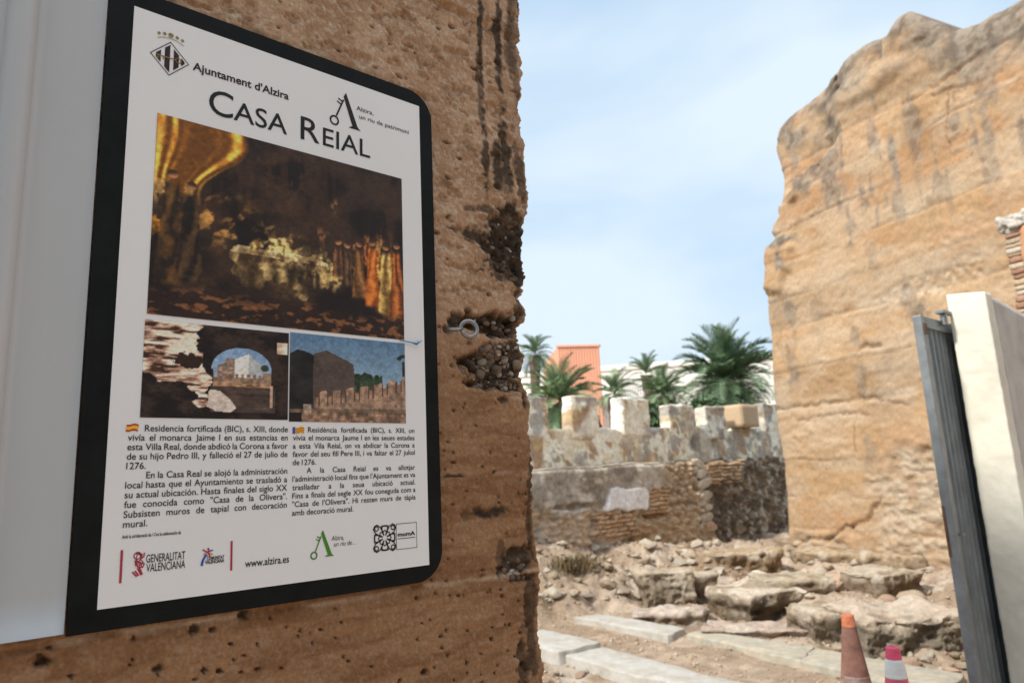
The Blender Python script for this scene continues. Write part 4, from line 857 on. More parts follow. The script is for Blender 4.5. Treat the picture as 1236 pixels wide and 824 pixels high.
# rounded rim along the top and the left side
el_ = (np.interp(Z_, TLZ, TLA)-A_); rim = 0.22
e1 = np.clip(1-el_/rim, 0, 1); e2 = np.clip(1-topd/0.30, 0, 1); roll = 0.20*(1-np.sqrt(np.clip(1-np.maximum(e1, e2)**2, 0, 1)))
PT_ = TP(A_+1.05*rec, Z_, dsp-roll)
tower = empty('tower_ruin', TP(6.0, 0.0, -0.5), 'tall ochre rammed earth tower ruin with a rounded broken top, on the right', 'tower')
V = PT_.reshape(-1, 3); F = [tuple(f) for f in quads(na, nz_)]
bl = [i*nz_+nz_-1 for i in range(na)][::-1]+[j for j in range(nz_)][::-1][1:]   # boundary: along the top to the left edge, then down it
strip = [np.array(bl)]; cs_ = [ct.reshape(-1, 3)]
base_n = len(V); cur = V[bl]; ccur = ct.reshape(-1, 3)[bl]; Vs = [V]
for q in range(1, 9):
    dd = 0.13*q+0.0; P_ = cur-TN*dd; P_ = P_+0.05*np.stack([fbm(P_[:, 0]*3, P_[:, 1]*3, P_[:, 2]*3, 3, 497)]*3, 1)*np.array([1, 1, .6])
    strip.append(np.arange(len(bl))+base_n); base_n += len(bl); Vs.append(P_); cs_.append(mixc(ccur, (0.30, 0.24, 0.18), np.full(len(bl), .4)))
for a, b in zip(strip[:-1], strip[1:]):
    for i in range(len(bl)-1): F.append((a[i], a[i+1], b[i+1], b[i]))
F.append(tuple(strip[-1][::-1]))
mesh('tower_wall', np.vstack(Vs), F, M['tower'], tower, col=np.vstack(cs_))

# broken brick wall stub standing against the tower face
stub = empty('brick_wall_stub', TP(4.7, 0.0, 0.0), 'broken brick wall end with salmon plaster, joined to the ochre tower at the right edge', 'wall')
az0, zt_ = T(1224, 275); zs = zt_
Vb_ = []; Fb_ = []; Cb_ = []; nb = 0
z_ = 0.0; row = 0
while z_ < zs:
    hgt = rng.uniform(0.045, 0.085); dep_ = 0.0
    while dep_ < 0.22:
        ln = rng.uniform(0.27, 0.29); hx_b = rng.uniform(.085, .105)
        bv, bf = block(hx_b, ln/2*.94, hgt/2*.97, (4, 4, 3), .012, .012, 12, row*7+int(dep_*10))
        ca0 = az0-0.09+rng.uniform(-.008, .008)+.008*math.sin(row*.55)-0.035*math.sin(z_*2.3)*0
        Vb_.append((ca0+bv[:, 0])[:, None]*TA+(bv[:, 1]+dep_+ln/2-.05-DT)[:, None]*TN+(bv[:, 2]+z_+hgt/2)[:, None]*Z3)
        Fb_.append(bf+nb); nb += len(bv); cl_ = np.array([(0.40, 0.27, 0.17), (0.46, 0.34, 0.22), (0.46, 0.40, 0.32), (0.36, 0.20, 0.13), (0.46, 0.37, 0.26)][rng.integers(5)])*rng.uniform(.8, 1.15); Cb_.append(np.tile(cl_, (len(bv), 1)))
        dep_ += ln
    z_ += hgt; row += 1
mesh('brick_end', np.vstack(Vb_), np.vstack(Fb_), M['brick'], stub, col=np.vstack(Cb_), smooth=False)
bv, bf = block(2.6, 0.10, zs/2-.03, (50, 8, 40), .03, .012, 4, 71); cen = TP(az0-0.14-2.6, zs/2-.02, 0.125)
mesh('plaster_face', cen+bv[:, :1]*TA+bv[:, 1:2]*TN+bv[:, 2:]*Z3, bf, M['salmon'], stub)
bv, bf = block(1.2, .13, .09, (120, 20, 14), .05, .05, 16, 73); cen = TP(az0-1.15, zs+.02, .11)
mesh('rubble_top', cen+bv[:, :1]*TA+bv[:, 1:2]*TN+bv[:, 2:]*Z3, bf, M['rubble_white'], stub, smooth=False)

# ================================================================== RAMPART (battlement wall at the back)
ramp = empty('battlement_wall', SP(8.0, 0.0, 0.0, DW), 'old crenellated masonry wall with peeling white plaster at the back of the site', 'wall')
SW = lambda x_, y_: S(x_, y_, DW)
s_v = np.concatenate([np.arange(2.0, 6.0, .15), np.arange(6.0, 14.2, .024), np.arange(14.3, 15.2, .15)])
led = lambda s_: 1.55+KD*(np.interp(np.asarray(s_)/KD, [5.74, 11.47], [1.62, 1.72])-1.55)+0.02*fbm(np.asarray(s_)*3, 0*np.asarray(s_), 0, 3, 501)
nzr = 92
SS, VV = np.meshgrid(s_v, np.linspace(0, 1, nzr), indexing='ij'); ZZ = -0.1+VV*(led(SS)+.1)
def wg(px, py, rx, ry):
    s0, z0_ = SW(px, py); return np.hypot((SS-s0)/abs(SW(px+rx, py)[0]-s0), (ZZ-z0_)/abs(SW(px, py-ry)[1]-z0_))
def wpoly(pts): return inpoly(SS, ZZ, [SW(*p) for p in pts])
d_ = 0.03*fbm(SS*1.5, ZZ*1.5, 0, 3, 503)+0.018*fbm(SS*6, ZZ*7, 0, 4, 505)
qx = np.interp(ZZ, *zip(*sorted((SW(*p)[1], SW(*p)[0]) for p in [(840, 556), (846, 575), (851, 595), (856, 615), (866, 640), (874, 662)])))
rt = sst(-.02, .05, SS-qx-.05*fbm(SS*5, ZZ*5, 0, 3, 507))                     # right: rough dark core set back
le = 1-sst(-.35, .25, SS-SW(808, 590)[0]+.3*fbm(SS*3, ZZ*3, 0, 3, 509)); le = le*sst(.92, 1.12, ZZ+.12*fbm(SS*3, ZZ*3, 0, 3, 511))   # left: grey plaster
f1, f2, cid = worley(SS*7+.3*fbm(SS*5, ZZ*5, 0, 2, 5), ZZ*11, 513)
stn_h = .05*(1-sst(0, .5, f1)); mid = (1-rt)*(1-le)
d_ += rt*(-.16+.05*fbm(SS*4, ZZ*5, 0, 4, 515)+.04*fbm(SS*13, ZZ*16, 0, 3, 517))+mid*(-.07+stn_h+.035*fbm(SS*9, ZZ*14, 0, 3, 519))
cw = mixc((0.30, 0.235, 0.165), (0.40, 0.30, 0.20), cid); cw = mixc(cw, (0.20, 0.145, 0.095), sst(.4, .62, f1))
gp = mixc((0.34, 0.31, 0.265), (0.24, 0.215, 0.18), sst(-.3, .4, fbm(SS*2.5, ZZ*2.5, 0, 4, 521))); gp = mixc(gp, (0.46, 0.42, 0.35), .6*sst(.15, .5, fbm(SS*5, ZZ*4, 0, 4, 523)))
gp = mixc(gp, (0.15, 0.125, 0.10), .75*sst(.1, .5, fbm(SS*4+3, ZZ*9, 0, 4, 525)+.3*(ZZ-1.45)))
cw = mixc(cw, gp, le)
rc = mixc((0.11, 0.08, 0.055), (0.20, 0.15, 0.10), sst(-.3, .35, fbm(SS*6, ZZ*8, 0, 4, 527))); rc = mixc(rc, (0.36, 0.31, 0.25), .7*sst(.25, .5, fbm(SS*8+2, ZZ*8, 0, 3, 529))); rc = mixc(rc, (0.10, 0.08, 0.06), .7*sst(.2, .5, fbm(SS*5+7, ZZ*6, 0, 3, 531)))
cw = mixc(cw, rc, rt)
lo_ = mid*(1-sst(.62, .84, ZZ+.1*fbm(SS*3, ZZ*3, 0, 3, 533))); cw = mixc(cw, (0.36, 0.26, 0.165), .75*lo_)
ll = (1-sst(.86, 1.06, ZZ+.1*fbm(SS*3, ZZ*3, 0, 3, 535)))*(1-sst(8.1, 8.7, SS)); cw = mixc(cw, mixc((0.40, 0.32, 0.24), (0.27, 0.24, 0.21), sst(-.2, .3, fbm(SS*3, ZZ*4, 0, 3, 537))), .85*ll)
# brick courses (two patches)
_S, _Z = SS, ZZ; SS = SS+.10*fbm(SS*6, ZZ*6, 0, 3, 595); ZZ = ZZ+.06*fbm(_S*6, ZZ*6, 0, 3, 597)
bp_ = wpoly([(716, 620), (768, 616), (770, 640), (758, 646), (720, 645)]) | wpoly([(782, 586), (808, 588), (808, 619), (783, 621)]) | wpoly([(855, 560), (900, 556), (898, 580), (858, 582)])
SS, ZZ = _S, _Z
zb_ = ZZ/0.066+.16*fbm(SS*4, ZZ*4, 0, 3, 591)+.10*fbm(SS*11, ZZ*11, 0, 2, 592); rowi = np.floor(zb_); bx = SS/0.24+.5*(rowi % 2)+.3*fbm(SS*5, ZZ*9, 0, 2, 593); mort = (np.minimum(zb_-rowi, rowi+1-zb_) < .15) | (np.minimum(bx-np.floor(bx), np.floor(bx)+1-bx) < .05); bid = _h(rowi, np.floor(bx), rowi*0, 77)
bcol = mixc((0.36, 0.235, 0.14), (0.46, 0.33, 0.21), bid); bcol = np.where(mort[..., None], np.array((0.19, 0.135, 0.09)), bcol)
cw = np.where(bp_[..., None], bcol, cw); d_ = np.where(bp_, -.02+.03*bid-.03*mort+.01*fbm(SS*20, ZZ*20, 0, 2, 5), d_)
# whitewashed patch under a brick lintel
wp = wpoly([(737, 590), (744, 587), (757, 590), (770, 589), (777, 588), (783, 594), (782, 615), (772, 614), (758, 617), (746, 613), (727, 618)])
wc = mixc((0.74, 0.75, 0.74), (0.52, 0.53, 0.54), sst(.0, .45, fbm(SS*14, ZZ*1.5, 0, 3, 541))); wc = mixc(wc, (.78, .78, .76), sst(.3, .5, fbm(SS*6, ZZ*6, 0, 3, 543)))
cw = np.where(wp[..., None], wc*1.1, cw); d_ = np.where(wp, .02+.012*fbm(SS*9, ZZ*3, 0, 3, 545), d_)
hole = wg(790, 628, 12, 5) < 1; 
d_ -= .12*(1-sst(.6, 1.1, wg(795, 622, 16, 4)))+.10*(1-sst(.6, 1.2, wg(690, 612, 26, 4)+.3*fbm(SS*6, ZZ*6, 0, 3, 547)))+.08*(1-sst(.5, 1.2, wg(775, 650, 18, 5)))
d_ -= .05*np.exp(-((ZZ-led(SS)+.03)/.02)**2)*0; rimt = np.clip(1-(led(SS)-ZZ)/.06, 0, 1); d_ -= .05*rimt**2
# base wall + ledge top
back = 0.22+.05*rt
PW = SP(SS, ZZ, d_, DW)
V = PW.reshape(-1, 3); ns = len(s_v); F = [tuple(f[::-1]) for f in quads(ns, nzr)]
tops = [i*nzr+nzr-1 for i in range(ns)]; prev_ = np.array(tops); Vs = [V]; Cs = [cw.reshape(-1, 3)]; bn = len(V)
for q in range(1, 7):
    oo = d_[:, -1]-.05*q*1.0; zz2 = led(s_v)+.012*q+.012*fbm(s_v*7, 0*s_v+q*.4, 0, 3, 551)
    Vs.append(SP(s_v, zz2, oo, DW)); Cs.append(mixc(mixc((0.40, 0.33, 0.24), (0.26, 0.22, 0.17), sst(-.3, .4, fbm(s_v*4, 0*s_v+q, 0, 3, 553))), (0.52, 0.36, 0.15), .7*sst(10.8, 11.2, s_v)*sst(-.2, .3, fbm(s_v*3, 0*s_v+q, 0, 2, 554))))
    cur_ = np.arange(ns)+bn; bn += ns
    for i in range(ns-1): F.append((prev_[i+1], prev_[i], cur_[i], cur_[i+1]))
    prev_ = cur_
mesh('lower_wall', np.vstack(Vs), F, M['rampart'], ramp, col=np.minimum(np.vstack(Cs)*1.45, .82))
# parapet (set back) and merlons: weathered blocks coloured by one function of position
PD = DW+0.20
def plaster_col(s_, z_, o_=0, seed=0, grey=0.0, white=0.0):
    a = fbm(s_*2.6+seed, z_*2.6, o_, 4, 561); b = fbm(s_*4+9, z_*4, o_, 4, 563); c3 = fbm(s_*9, z_*9, o_, 3, 565)
    k = mixc((0.40, 0.285, 0.19), (0.52, 0.40, 0.28), sst(-.3, .4, b)); k = mixc(k, (0.80, 0.755, 0.64), sst(.02-white, .12-white, a+.35*c3)); k = mixc(k, (0.30, 0.288, 0.27), .8*sst(.14-grey, .30-grey, b-.3*c3+.2*fbm(s_*1.3, z_*1.3, o_, 2, 567)))
    k = mixc(k, (0.60, 0.46, 0.24), .45*sst(.25, .5, fbm(s_*5+4, z_*5, o_, 3, 569)))
    return k
def wall_block(name, s0, s1, z0_, z1_, thick, n, seed, rnd=.05, amp=.025, freq=5, d0=PD, m=None, parent=None, grey=0., white=0., tint=None, big=0.0):
    hv = ((s1-s0)/2, thick/2, (z1_-z0_)/2); bv, bf = block(*hv, n, rnd, amp, freq, seed, 4, big)
    ss_, oo_, zz_2 = bv[:, 0]+(s0+s1)/2, bv[:, 1]-thick/2, bv[:, 2]+(z0_+z1_)/2
    col_ = plaster_col(ss_, zz_2, oo_, seed*0, grey, white) if tint is None else tint(ss_, zz_2, oo_)
    P_ = ss_[:, None]*U+(oo_-d0)[:, None]*NV+zz_2[:, None]*Z3
    # block() winds for (x, y, z) right-handed; (U, NV, Z) is left-handed so flip
    if name == 'parapet': P_[:, 2] += (.05*fbm(ss_*1.8, 0*ss_, 0, 3, 583))*(bv[:, 2] > 0)
    return mesh(name, P_, bf[:, ::-1], m or M['rampart'], parent or ramp, col=np.minimum(col_*1.12, .84))
cren = 1.55+.58*KD*1.03
def par_t(s_, z_, o_, g_=-.04, w_=.07):
    k = plaster_col(s_, z_, o_, 0, g_, w_)
    k = mixc(k, (0.78, 0.735, 0.62), .9*(1-sst(.5, 1.2, np.hypot((s_-SW(760, 530)[0])/.95, (z_-SW(760, 510)[1])/.36)+.4*fbm(s_*4, z_*4, 0, 3, 571)))); k = mixc(k, (0.76, 0.68, 0.52), .8*(1-sst(.5, 1.2, np.hypot((s_-SW(698, 530)[0])/.36, (z_-SW(700, 525)[1])/.2)+.4*fbm(s_*4, z_*4, 0, 3, 573))))
    k = mixc(k, (0.13, 0.12, 0.11), .9*(1-sst(.5, 1.2, np.hypot((s_-SW(852, 535)[0])/.2, (z_-SW(852, 535)[1])/.18)+.4*fbm(s_*5, z_*5, 0, 3, 575)))); k = mixc(k, (0.36, 0.315, 0.26), .6*sst(10.1, 10.8, s_)*sst(-.3, .2, fbm(s_*3, z_*3, 0, 3, 577)))
    return k
wall_block('parapet', 2.0, 15.2, 1.57, cren, 0.34, (330, 8, 22), 81, .05, .028, 4, tint=par_t)
mer = [  # front face x-range in the photo, top y, thickness, grey, white
    (600, 660, 475, .22, .15, .10), (688, 720, 476, .24, .22, .12), (749, 782, 479, .24, -.1, .45), (806, 836, 487, .24, -.1, .30), (850, 874, 489, .24, .05, .0), (920, 940, 485, .24, .1, .2), (955, 978, 487, .24, .1, .1)]
k_ = PD/DW
for i, (xa, xb, yt, th_, g_, w_) in enumerate(mer):
    sa, za = SW(xa, yt+2); sb, zb_ = SW(xb, yt)
    wall_block('merlon', sa*k_, sb*k_+.02, cren-.22+.05*(i % 3), (za-1.55)*k_+1.57, th_, (30, 14, 30), 90+i*7, .03, .026, 6, d0=PD-.014, tint=lambda a, b, c, g_=g_, w_=w_: par_t(a, b, c, g_, w_), big=.02)
sa, za = SW(894, 487); sb, zb_ = SW(914, 487)
mo = wall_block('merlon', sa, sb, SW(895, 516)[1]+.02, SW(893, 487)[1], .42, (6, 6, 6), 99, .008, .0, 5, d0=DW, m=M['tanbox'], tint=lambda a, b, c: np.tile((.5, .4, .3), (len(a), 1))); mo['label'] = 'smooth tan restored merlon like a plain box'
wall_block('merlon', sa*1.02, sb*1.03, cren-.06, SW(895, 516)[1]+.02, .30, (14, 12, 6), 98, .03, .02, 6)
# quoin stones up the broken edge of the lower wall (embedded, part of it)
for i, (px, py, r_) in enumerate([(846, 559, .11), (850, 571, .12), (853, 583, .15), (847, 584, .08), (855, 598, .13), (851, 607, .10), (858, 612, .09), (855, 624, .13), (860, 635, .14), (848, 594, .07), (843, 566, .08), (851, 634, .08)]):
    s_, z_ = SW(px, py); lv = IV3*(1+.22*fbm(IV3[:, 0]*1.3+i, IV3[:, 1]*1.3, IV3[:, 2]*1.3, 3, 601))[:, None]*np.array([1.3, .8, .6])*r_*1.05; lv = lv-np.where((lv[:, 1] > .3*r_)[:, None], (lv-np.array([0, .3*r_, 0]))*np.array([0, .8, 0]), 0); an_ = rng.uniform(-.4, .4); lv = np.stack([lv[:, 0]*math.cos(an_)-lv[:, 2]*math.sin(an_), lv[:, 1], lv[:, 0]*math.sin(an_)+lv[:, 2]*math.cos(an_)], 1)
    o = mesh('quoin_stone', SP(s_+lv[:, 0], z_+lv[:, 2], lv[:, 1]-.06, DW), IF3, M['stone_pink'] if i == 8 else M['stone_pale'], ramp, smooth=True)

# ================================================================== FOUNDATIONS, SLABS, STONES on the site
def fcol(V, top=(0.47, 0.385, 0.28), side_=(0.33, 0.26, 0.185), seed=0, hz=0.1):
    side_ = tuple(v*.80 for v in side_)  # earth core colour, darkened further to paint in shade on the sides
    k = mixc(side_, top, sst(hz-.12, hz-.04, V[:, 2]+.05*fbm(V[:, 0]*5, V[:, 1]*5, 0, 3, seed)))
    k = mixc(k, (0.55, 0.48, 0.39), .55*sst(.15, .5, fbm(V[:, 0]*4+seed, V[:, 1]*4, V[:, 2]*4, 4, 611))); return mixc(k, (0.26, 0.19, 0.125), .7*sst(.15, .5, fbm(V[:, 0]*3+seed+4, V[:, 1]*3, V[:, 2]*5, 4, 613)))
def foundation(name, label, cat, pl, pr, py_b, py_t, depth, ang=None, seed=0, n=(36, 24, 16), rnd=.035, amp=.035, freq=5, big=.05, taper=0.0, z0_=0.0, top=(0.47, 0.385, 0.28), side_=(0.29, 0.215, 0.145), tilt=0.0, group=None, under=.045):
    """lump of old masonry whose front foot spans photo x pl..pr at y py_b and whose top reaches py_t"""
    pm_ = G((pl+pr)/2, py_b, z0_); fd = FD(pm_); wd = (pr-pl)*fd/FPX; right = RM@np.array([1.0, 0, 0]); right[2] = 0; right /= np.linalg.norm(right)
    ax = right if ang is None else np.array([math.cos(R(ang)), math.sin(R(ang)), 0]); ay = np.array([-ax[1], ax[0], 0])
    hgt = (py_b-py_t)*fd/FPX*1.02
    # the back of the top is what py_t sees: solve with the depth
    hgt = max(.08, (py_b-py_t)*fd/FPX-depth*(1.55-z0_)/fd*0.55)
    n = tuple(int(q*1.7) for q in n)
    bv, bf = block(wd/2, depth/2, (hgt+.25)/2, n, rnd, amp, freq, seed, 5, big, 2.0); zz3 = bv[:, 2]+(hgt+.25)/2-.25
    bv[:, :2] += .05*np.stack([fbm(bv[:, 0]*3, bv[:, 1]*3, bv[:, 2]*4, 4, seed+80), fbm(bv[:, 0]*3+9, bv[:, 1]*3, bv[:, 2]*4, 4, seed+81)], 1)
    nk = np.abs(fbm(bv[:, 0]*8, bv[:, 1]*8, bv[:, 2]*11, 4, seed+60)); bv[:, 1] += (.05*nk-.01)*(zz3 < hgt-.05); zz3 = np.minimum(zz3, hgt+.015*fbm(bv[:, 0]*7, bv[:, 1]*7, 0, 3, seed+70)+.07*fbm(bv[:, 0]*2.2, bv[:, 1]*2.2, 0, 3, seed+71))
    uc = sst(.3, .8, (hgt-zz3)/hgt+.25*fbm(bv[:, 0]*4, zz3*4, 0, 3, seed+72)); bv[:, 1] += under*uc*(bv[:, 1] < 0); bv[:, 0] -= .5*under*uc*np.sign(bv[:, 0])*(np.abs(bv[:, 0]) > wd*.3)
    bv[:, 0] *= 1-taper*np.clip(zz3/hgt, 0, 1); bv[:, 1] *= 1-.5*taper*np.clip(zz3/hgt, 0, 1); zz3 = zz3+tilt*bv[:, 0]
    base = np.array([pm_[0], pm_[1], z0_])+ay*depth/2
    P_ = np.array(base)+bv[:, :1]*ax+bv[:, 1:2]*ay+zz3[:, None]*Z3
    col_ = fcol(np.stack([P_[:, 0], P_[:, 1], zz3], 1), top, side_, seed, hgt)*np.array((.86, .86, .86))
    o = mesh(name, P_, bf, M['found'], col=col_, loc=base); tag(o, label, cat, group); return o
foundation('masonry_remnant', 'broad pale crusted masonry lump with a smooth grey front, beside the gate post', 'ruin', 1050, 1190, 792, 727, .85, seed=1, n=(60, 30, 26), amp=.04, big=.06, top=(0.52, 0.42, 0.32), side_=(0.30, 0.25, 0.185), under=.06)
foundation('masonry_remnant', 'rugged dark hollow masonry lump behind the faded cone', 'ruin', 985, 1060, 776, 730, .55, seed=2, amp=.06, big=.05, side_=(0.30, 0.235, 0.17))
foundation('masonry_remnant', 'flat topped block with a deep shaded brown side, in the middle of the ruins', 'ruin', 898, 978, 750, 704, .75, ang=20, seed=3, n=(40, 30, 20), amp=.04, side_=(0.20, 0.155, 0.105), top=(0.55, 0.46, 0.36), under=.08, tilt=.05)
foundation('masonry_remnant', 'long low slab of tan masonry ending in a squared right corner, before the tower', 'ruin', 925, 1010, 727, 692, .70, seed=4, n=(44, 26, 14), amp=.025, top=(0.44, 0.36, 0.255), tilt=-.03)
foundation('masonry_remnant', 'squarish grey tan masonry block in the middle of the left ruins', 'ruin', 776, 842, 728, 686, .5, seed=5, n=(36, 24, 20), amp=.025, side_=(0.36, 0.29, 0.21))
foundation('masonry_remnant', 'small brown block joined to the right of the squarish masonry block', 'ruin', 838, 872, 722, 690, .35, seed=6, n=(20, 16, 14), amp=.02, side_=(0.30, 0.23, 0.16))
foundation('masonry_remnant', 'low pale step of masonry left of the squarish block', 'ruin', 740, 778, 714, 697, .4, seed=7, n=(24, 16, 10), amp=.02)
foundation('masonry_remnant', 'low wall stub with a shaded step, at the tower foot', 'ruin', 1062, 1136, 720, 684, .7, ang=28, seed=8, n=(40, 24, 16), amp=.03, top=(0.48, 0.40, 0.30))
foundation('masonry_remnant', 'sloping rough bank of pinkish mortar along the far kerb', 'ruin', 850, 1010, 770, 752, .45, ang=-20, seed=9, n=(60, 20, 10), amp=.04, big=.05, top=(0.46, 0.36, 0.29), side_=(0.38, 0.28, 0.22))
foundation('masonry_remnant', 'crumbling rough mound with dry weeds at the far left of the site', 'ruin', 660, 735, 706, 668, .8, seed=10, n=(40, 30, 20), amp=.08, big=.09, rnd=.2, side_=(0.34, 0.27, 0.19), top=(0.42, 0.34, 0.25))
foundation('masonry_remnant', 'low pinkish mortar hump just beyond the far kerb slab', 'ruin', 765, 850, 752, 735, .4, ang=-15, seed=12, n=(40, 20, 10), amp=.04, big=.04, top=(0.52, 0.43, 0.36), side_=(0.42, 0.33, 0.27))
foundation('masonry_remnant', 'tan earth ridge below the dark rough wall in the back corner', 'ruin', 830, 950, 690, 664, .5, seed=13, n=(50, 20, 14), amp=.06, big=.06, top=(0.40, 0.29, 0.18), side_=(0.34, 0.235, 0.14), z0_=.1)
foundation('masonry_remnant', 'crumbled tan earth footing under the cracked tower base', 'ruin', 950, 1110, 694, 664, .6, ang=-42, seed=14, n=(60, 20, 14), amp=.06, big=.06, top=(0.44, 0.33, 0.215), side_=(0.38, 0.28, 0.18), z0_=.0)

def slab(name, label, cor, z_, th_, m, seed, group='kerb slabs along the dirt path'):
    P0 = [G(*p, z_) for p in cor]; cen = np.mean(P0, 0); nsd = 14
    # bilinear patch between four top corners, thickened
    a, b, c3, d3 = P0; g1, g2 = np.meshgrid(np.linspace(0, 1, 40), np.linspace(0, 1, nsd), indexing='ij'); g1, g2 = g1[..., None], g2[..., None]
    Tp = a*(1-g1)*(1-g2)+b*g1*(1-g2)+c3*g1*g2+d3*(1-g1)*g2
    nz1 = .012*fbm(Tp[..., 0]*7, Tp[..., 1]*7, 0, 3, seed); edge = np.minimum(np.minimum(g1, 1-g1)*6, np.minimum(g2, 1-g2)*3)[..., 0]; edge = np.clip(edge, 0, 1)
    Tp[..., 2] += .5*nz1-.012*(1-edge)**3; Tp[..., 0] += .03*fbm(Tp[..., 0]*4, Tp[..., 1]*4, 0, 3, seed+1)*(1-edge); Tp[..., 1] += .03*fbm(Tp[..., 0]*4+8, Tp[..., 1]*4, 0, 3, seed+2)*(1-edge)
    V = Tp.reshape(-1, 3); F = [tuple(f) for f in quads(40, nsd)]
    loop = [i*nsd for i in range(40)]+[39*nsd+j for j in range(1, nsd)]+[i*nsd+nsd-1 for i in range(38, -1, -1)]+[j for j in range(nsd-2, 0, -1)]
    nb_ = len(V); lo = V[loop].copy(); lo[:, 2] -= th_; V = np.vstack([V, lo]); nl = len(loop)
    F += [(loop[i], loop[(i+1) % nl], nb_+(i+1) % nl, nb_+i) for i in range(nl)]; F.append(tuple(range(nb_+nl-1, nb_-1, -1)))
    o = mesh(name, V, F, m, loc=cen); 
    md = o.modifiers.new('edge', 'BEVEL'); md.width = .008; md.segments = 2; md.limit_method = 'ANGLE'
    return tag(o, label, 'slab', group)
slab('stone_slab', 'thick white stone slab half hidden behind the edge of the sign wall', [(610, 766), (676, 784), (724, 773), (655, 757)], .10, .16, M['slab'], 1)
slab('stone_slab', 'long pale kerb slab running off the bottom of the picture', [(677, 787), (965, 866), (1000, 850), (726, 778)], .06, .14, M['slab'], 2)
slab('stone_slab', 'pale far kerb slab at the left end of its row', [(692, 744), (808, 764), (827, 756), (722, 738)], .04, .12, M['slab'], 3)
slab('stone_slab', 'greenish tan kerb slab in the middle of the far row', [(826, 763), (966, 796), (984, 779), (846, 758)], .03, .12, M['slab_yellow'], 4)
slab('stone_slab', 'yellowish kerb slab partly behind the traffic cones', [(968, 796), (1140, 838), (1165, 812), (986, 780)], .03, .12, M['slab_yellow'], 5)

# loose stones: a few base shapes, copied
def rock_mesh(name, m, seed, flat=.7):
    V_ = IV3.copy(); rs = np.random.default_rng(seed)
    V_ = V_*(1+.22*fbm(V_[:, 0]*1.2+seed, V_[:, 1]*1.2, V_[:, 2]*1.2, 3, seed))[:, None]
    for k in range(15):                       # chip flat facets
        nrm = rs.normal(size=3); nrm /= np.linalg.norm(nrm); h_ = rs.uniform(.5, .85); dd = V_@nrm-h_; V_ -= np.where(dd > 0, dd*.95, 0)[:, None]*nrm
    V_ = V_*np.array([1.15, .9, flat])+.03*np.stack([fbm(V_[:, 0]*6, V_[:, 1]*6, V_[:, 2]*6, 2, seed+3)]*3, 1)
    me_o = mesh(name, V_, IF3, m, smooth=False); me_ = me_o.data; bpy.data.objects.remove(me_o); return me_
RK = {k: [rock_mesh('stone', M[k], 700+i*5+j) for j in range(6)] for i, k in enumerate(('stone_tan', 'stone_pale', 'stone_grey', 'stone_pink'))}
_tm = np.arange(3.5, 18, .02)
def hit_ground(px, py):
    q = EYE+ray(px, py)*_tm[:, None]; below = np.where(q[:, 2] <= ground_h(q[:, 0], q[:, 1]))[0]; return q[below[0]] if len(below) else G(px, py, 0)
def rock(px, py, r_, kind, label, group, name='stone', sq=1.0):
    p = hit_ground(px, py)
    o = bpy.data.objects.new(name, RK[kind][rng.integers(6)]); COL.objects.link(o)
    o.location = (float(p[0]), float(p[1]), float(ground_h(p[0], p[1]))+r_*.22); o.scale = (r_*rng.uniform(.85, 1.25), r_*rng.uniform(.8, 1.2), r_*rng.uniform(.7, 1.0)*sq); o.rotation_euler = (rng.uniform(-.3, .3), rng.uniform(-.3, .3), rng.uniform(0, 6.28))
    return tag(o, label, 'stone', group)
for px, py, r_, k, lb in [(912, 672, .17, 'stone_pale', 'largest yellowish cut stone in the row under the dark back wall'), (893, 667, .13, 'stone_pale', 'pale rounded stone left of the yellowish cut stone'), (935, 672, .13, 'stone_tan', 'tan stone against the foot of the tower corner'), (866, 657, .10, 'stone_pale', 'small cream stone at the foot of the broken quoin edge'),
        (1005, 712, .14, 'stone_pink', 'small orange pink stone beside the long tan slab'), (1022, 704, .20, 'stone_pink', 'large pinkish boulder before the tower foot'), (962, 744, .12, 'stone_pale', 'small white pointed stone at the edge of the dark hollow'), (1075, 728, .12, 'stone_pink', 'pinkish stone on the step behind the broad masonry lump'),
        (1098, 727, .16, 'stone_tan', 'rounded tan stone behind the broad masonry lump'), (910, 712, .26, 'stone_pale', 'whitish flat boulder lying on the flat topped block'), (885, 718, .14, 'stone_pale', 'small cream stone leaning on the flat topped block'), (835, 708, .09, 'stone_pink', 'reddish stone between the squarish block and the small brown block'), (1100, 805, .09, 'stone_pink', 'salmon broken stone on the ground right of the pink cone')]:
    rock(px, py, r_, k, lb, None)
for k in range(110): rock(rng.uniform(648, 835), 650+75*rng.random()**1.1, .03+.10*rng.random()**2.2, rng.choice(['stone_tan', 'stone_pale', 'stone_grey', 'stone_pink'], p=[.35, .4, .17, .08]), 'weathered stone in the rubble bank at the foot of the left battlement wall', 'stones in the left rubble bank')
for k in range(60): rock(rng.uniform(830, 1120), rng.uniform(656, 702), .035+.08*rng.random()**2, rng.choice(['stone_tan', 'stone_pale', 'stone_grey', 'stone_pink'], p=[.4, .35, .15, .1]), 'weathered stone in the rubble between the dark back wall and the tower', 'stones in the far right rubble')
for k in range(55): rock(rng.uniform(680, 1160), rng.uniform(712, 760), .02+.06*rng.random()**2, rng.choice(['stone_tan', 'stone_pale', 'stone_grey', 'stone_pink'], p=[.35, .4, .15, .1]), 'loose stone lying among the masonry remnants', 'stones among the masonry remnants')
for k in range(40): rock(rng.uniform(650, 790), rng.uniform(792, 850), rng.uniform(.015, .05), rng.choice(['stone_tan', 'stone_pale', 'stone_pink'], p=[.4, .2, .4]), 'reddish brown stone in front of the near kerb slab', 'stones in front of the near kerb')
for k in range(22): rock(rng.uniform(985, 1175), rng.uniform(780, 822), rng.uniform(.025, .07), rng.choice(['stone_tan', 'stone_pale', 'stone_pink'], p=[.5, .3, .2]), 'small stone on the ground near the traffic cones', 'stones near the cones')
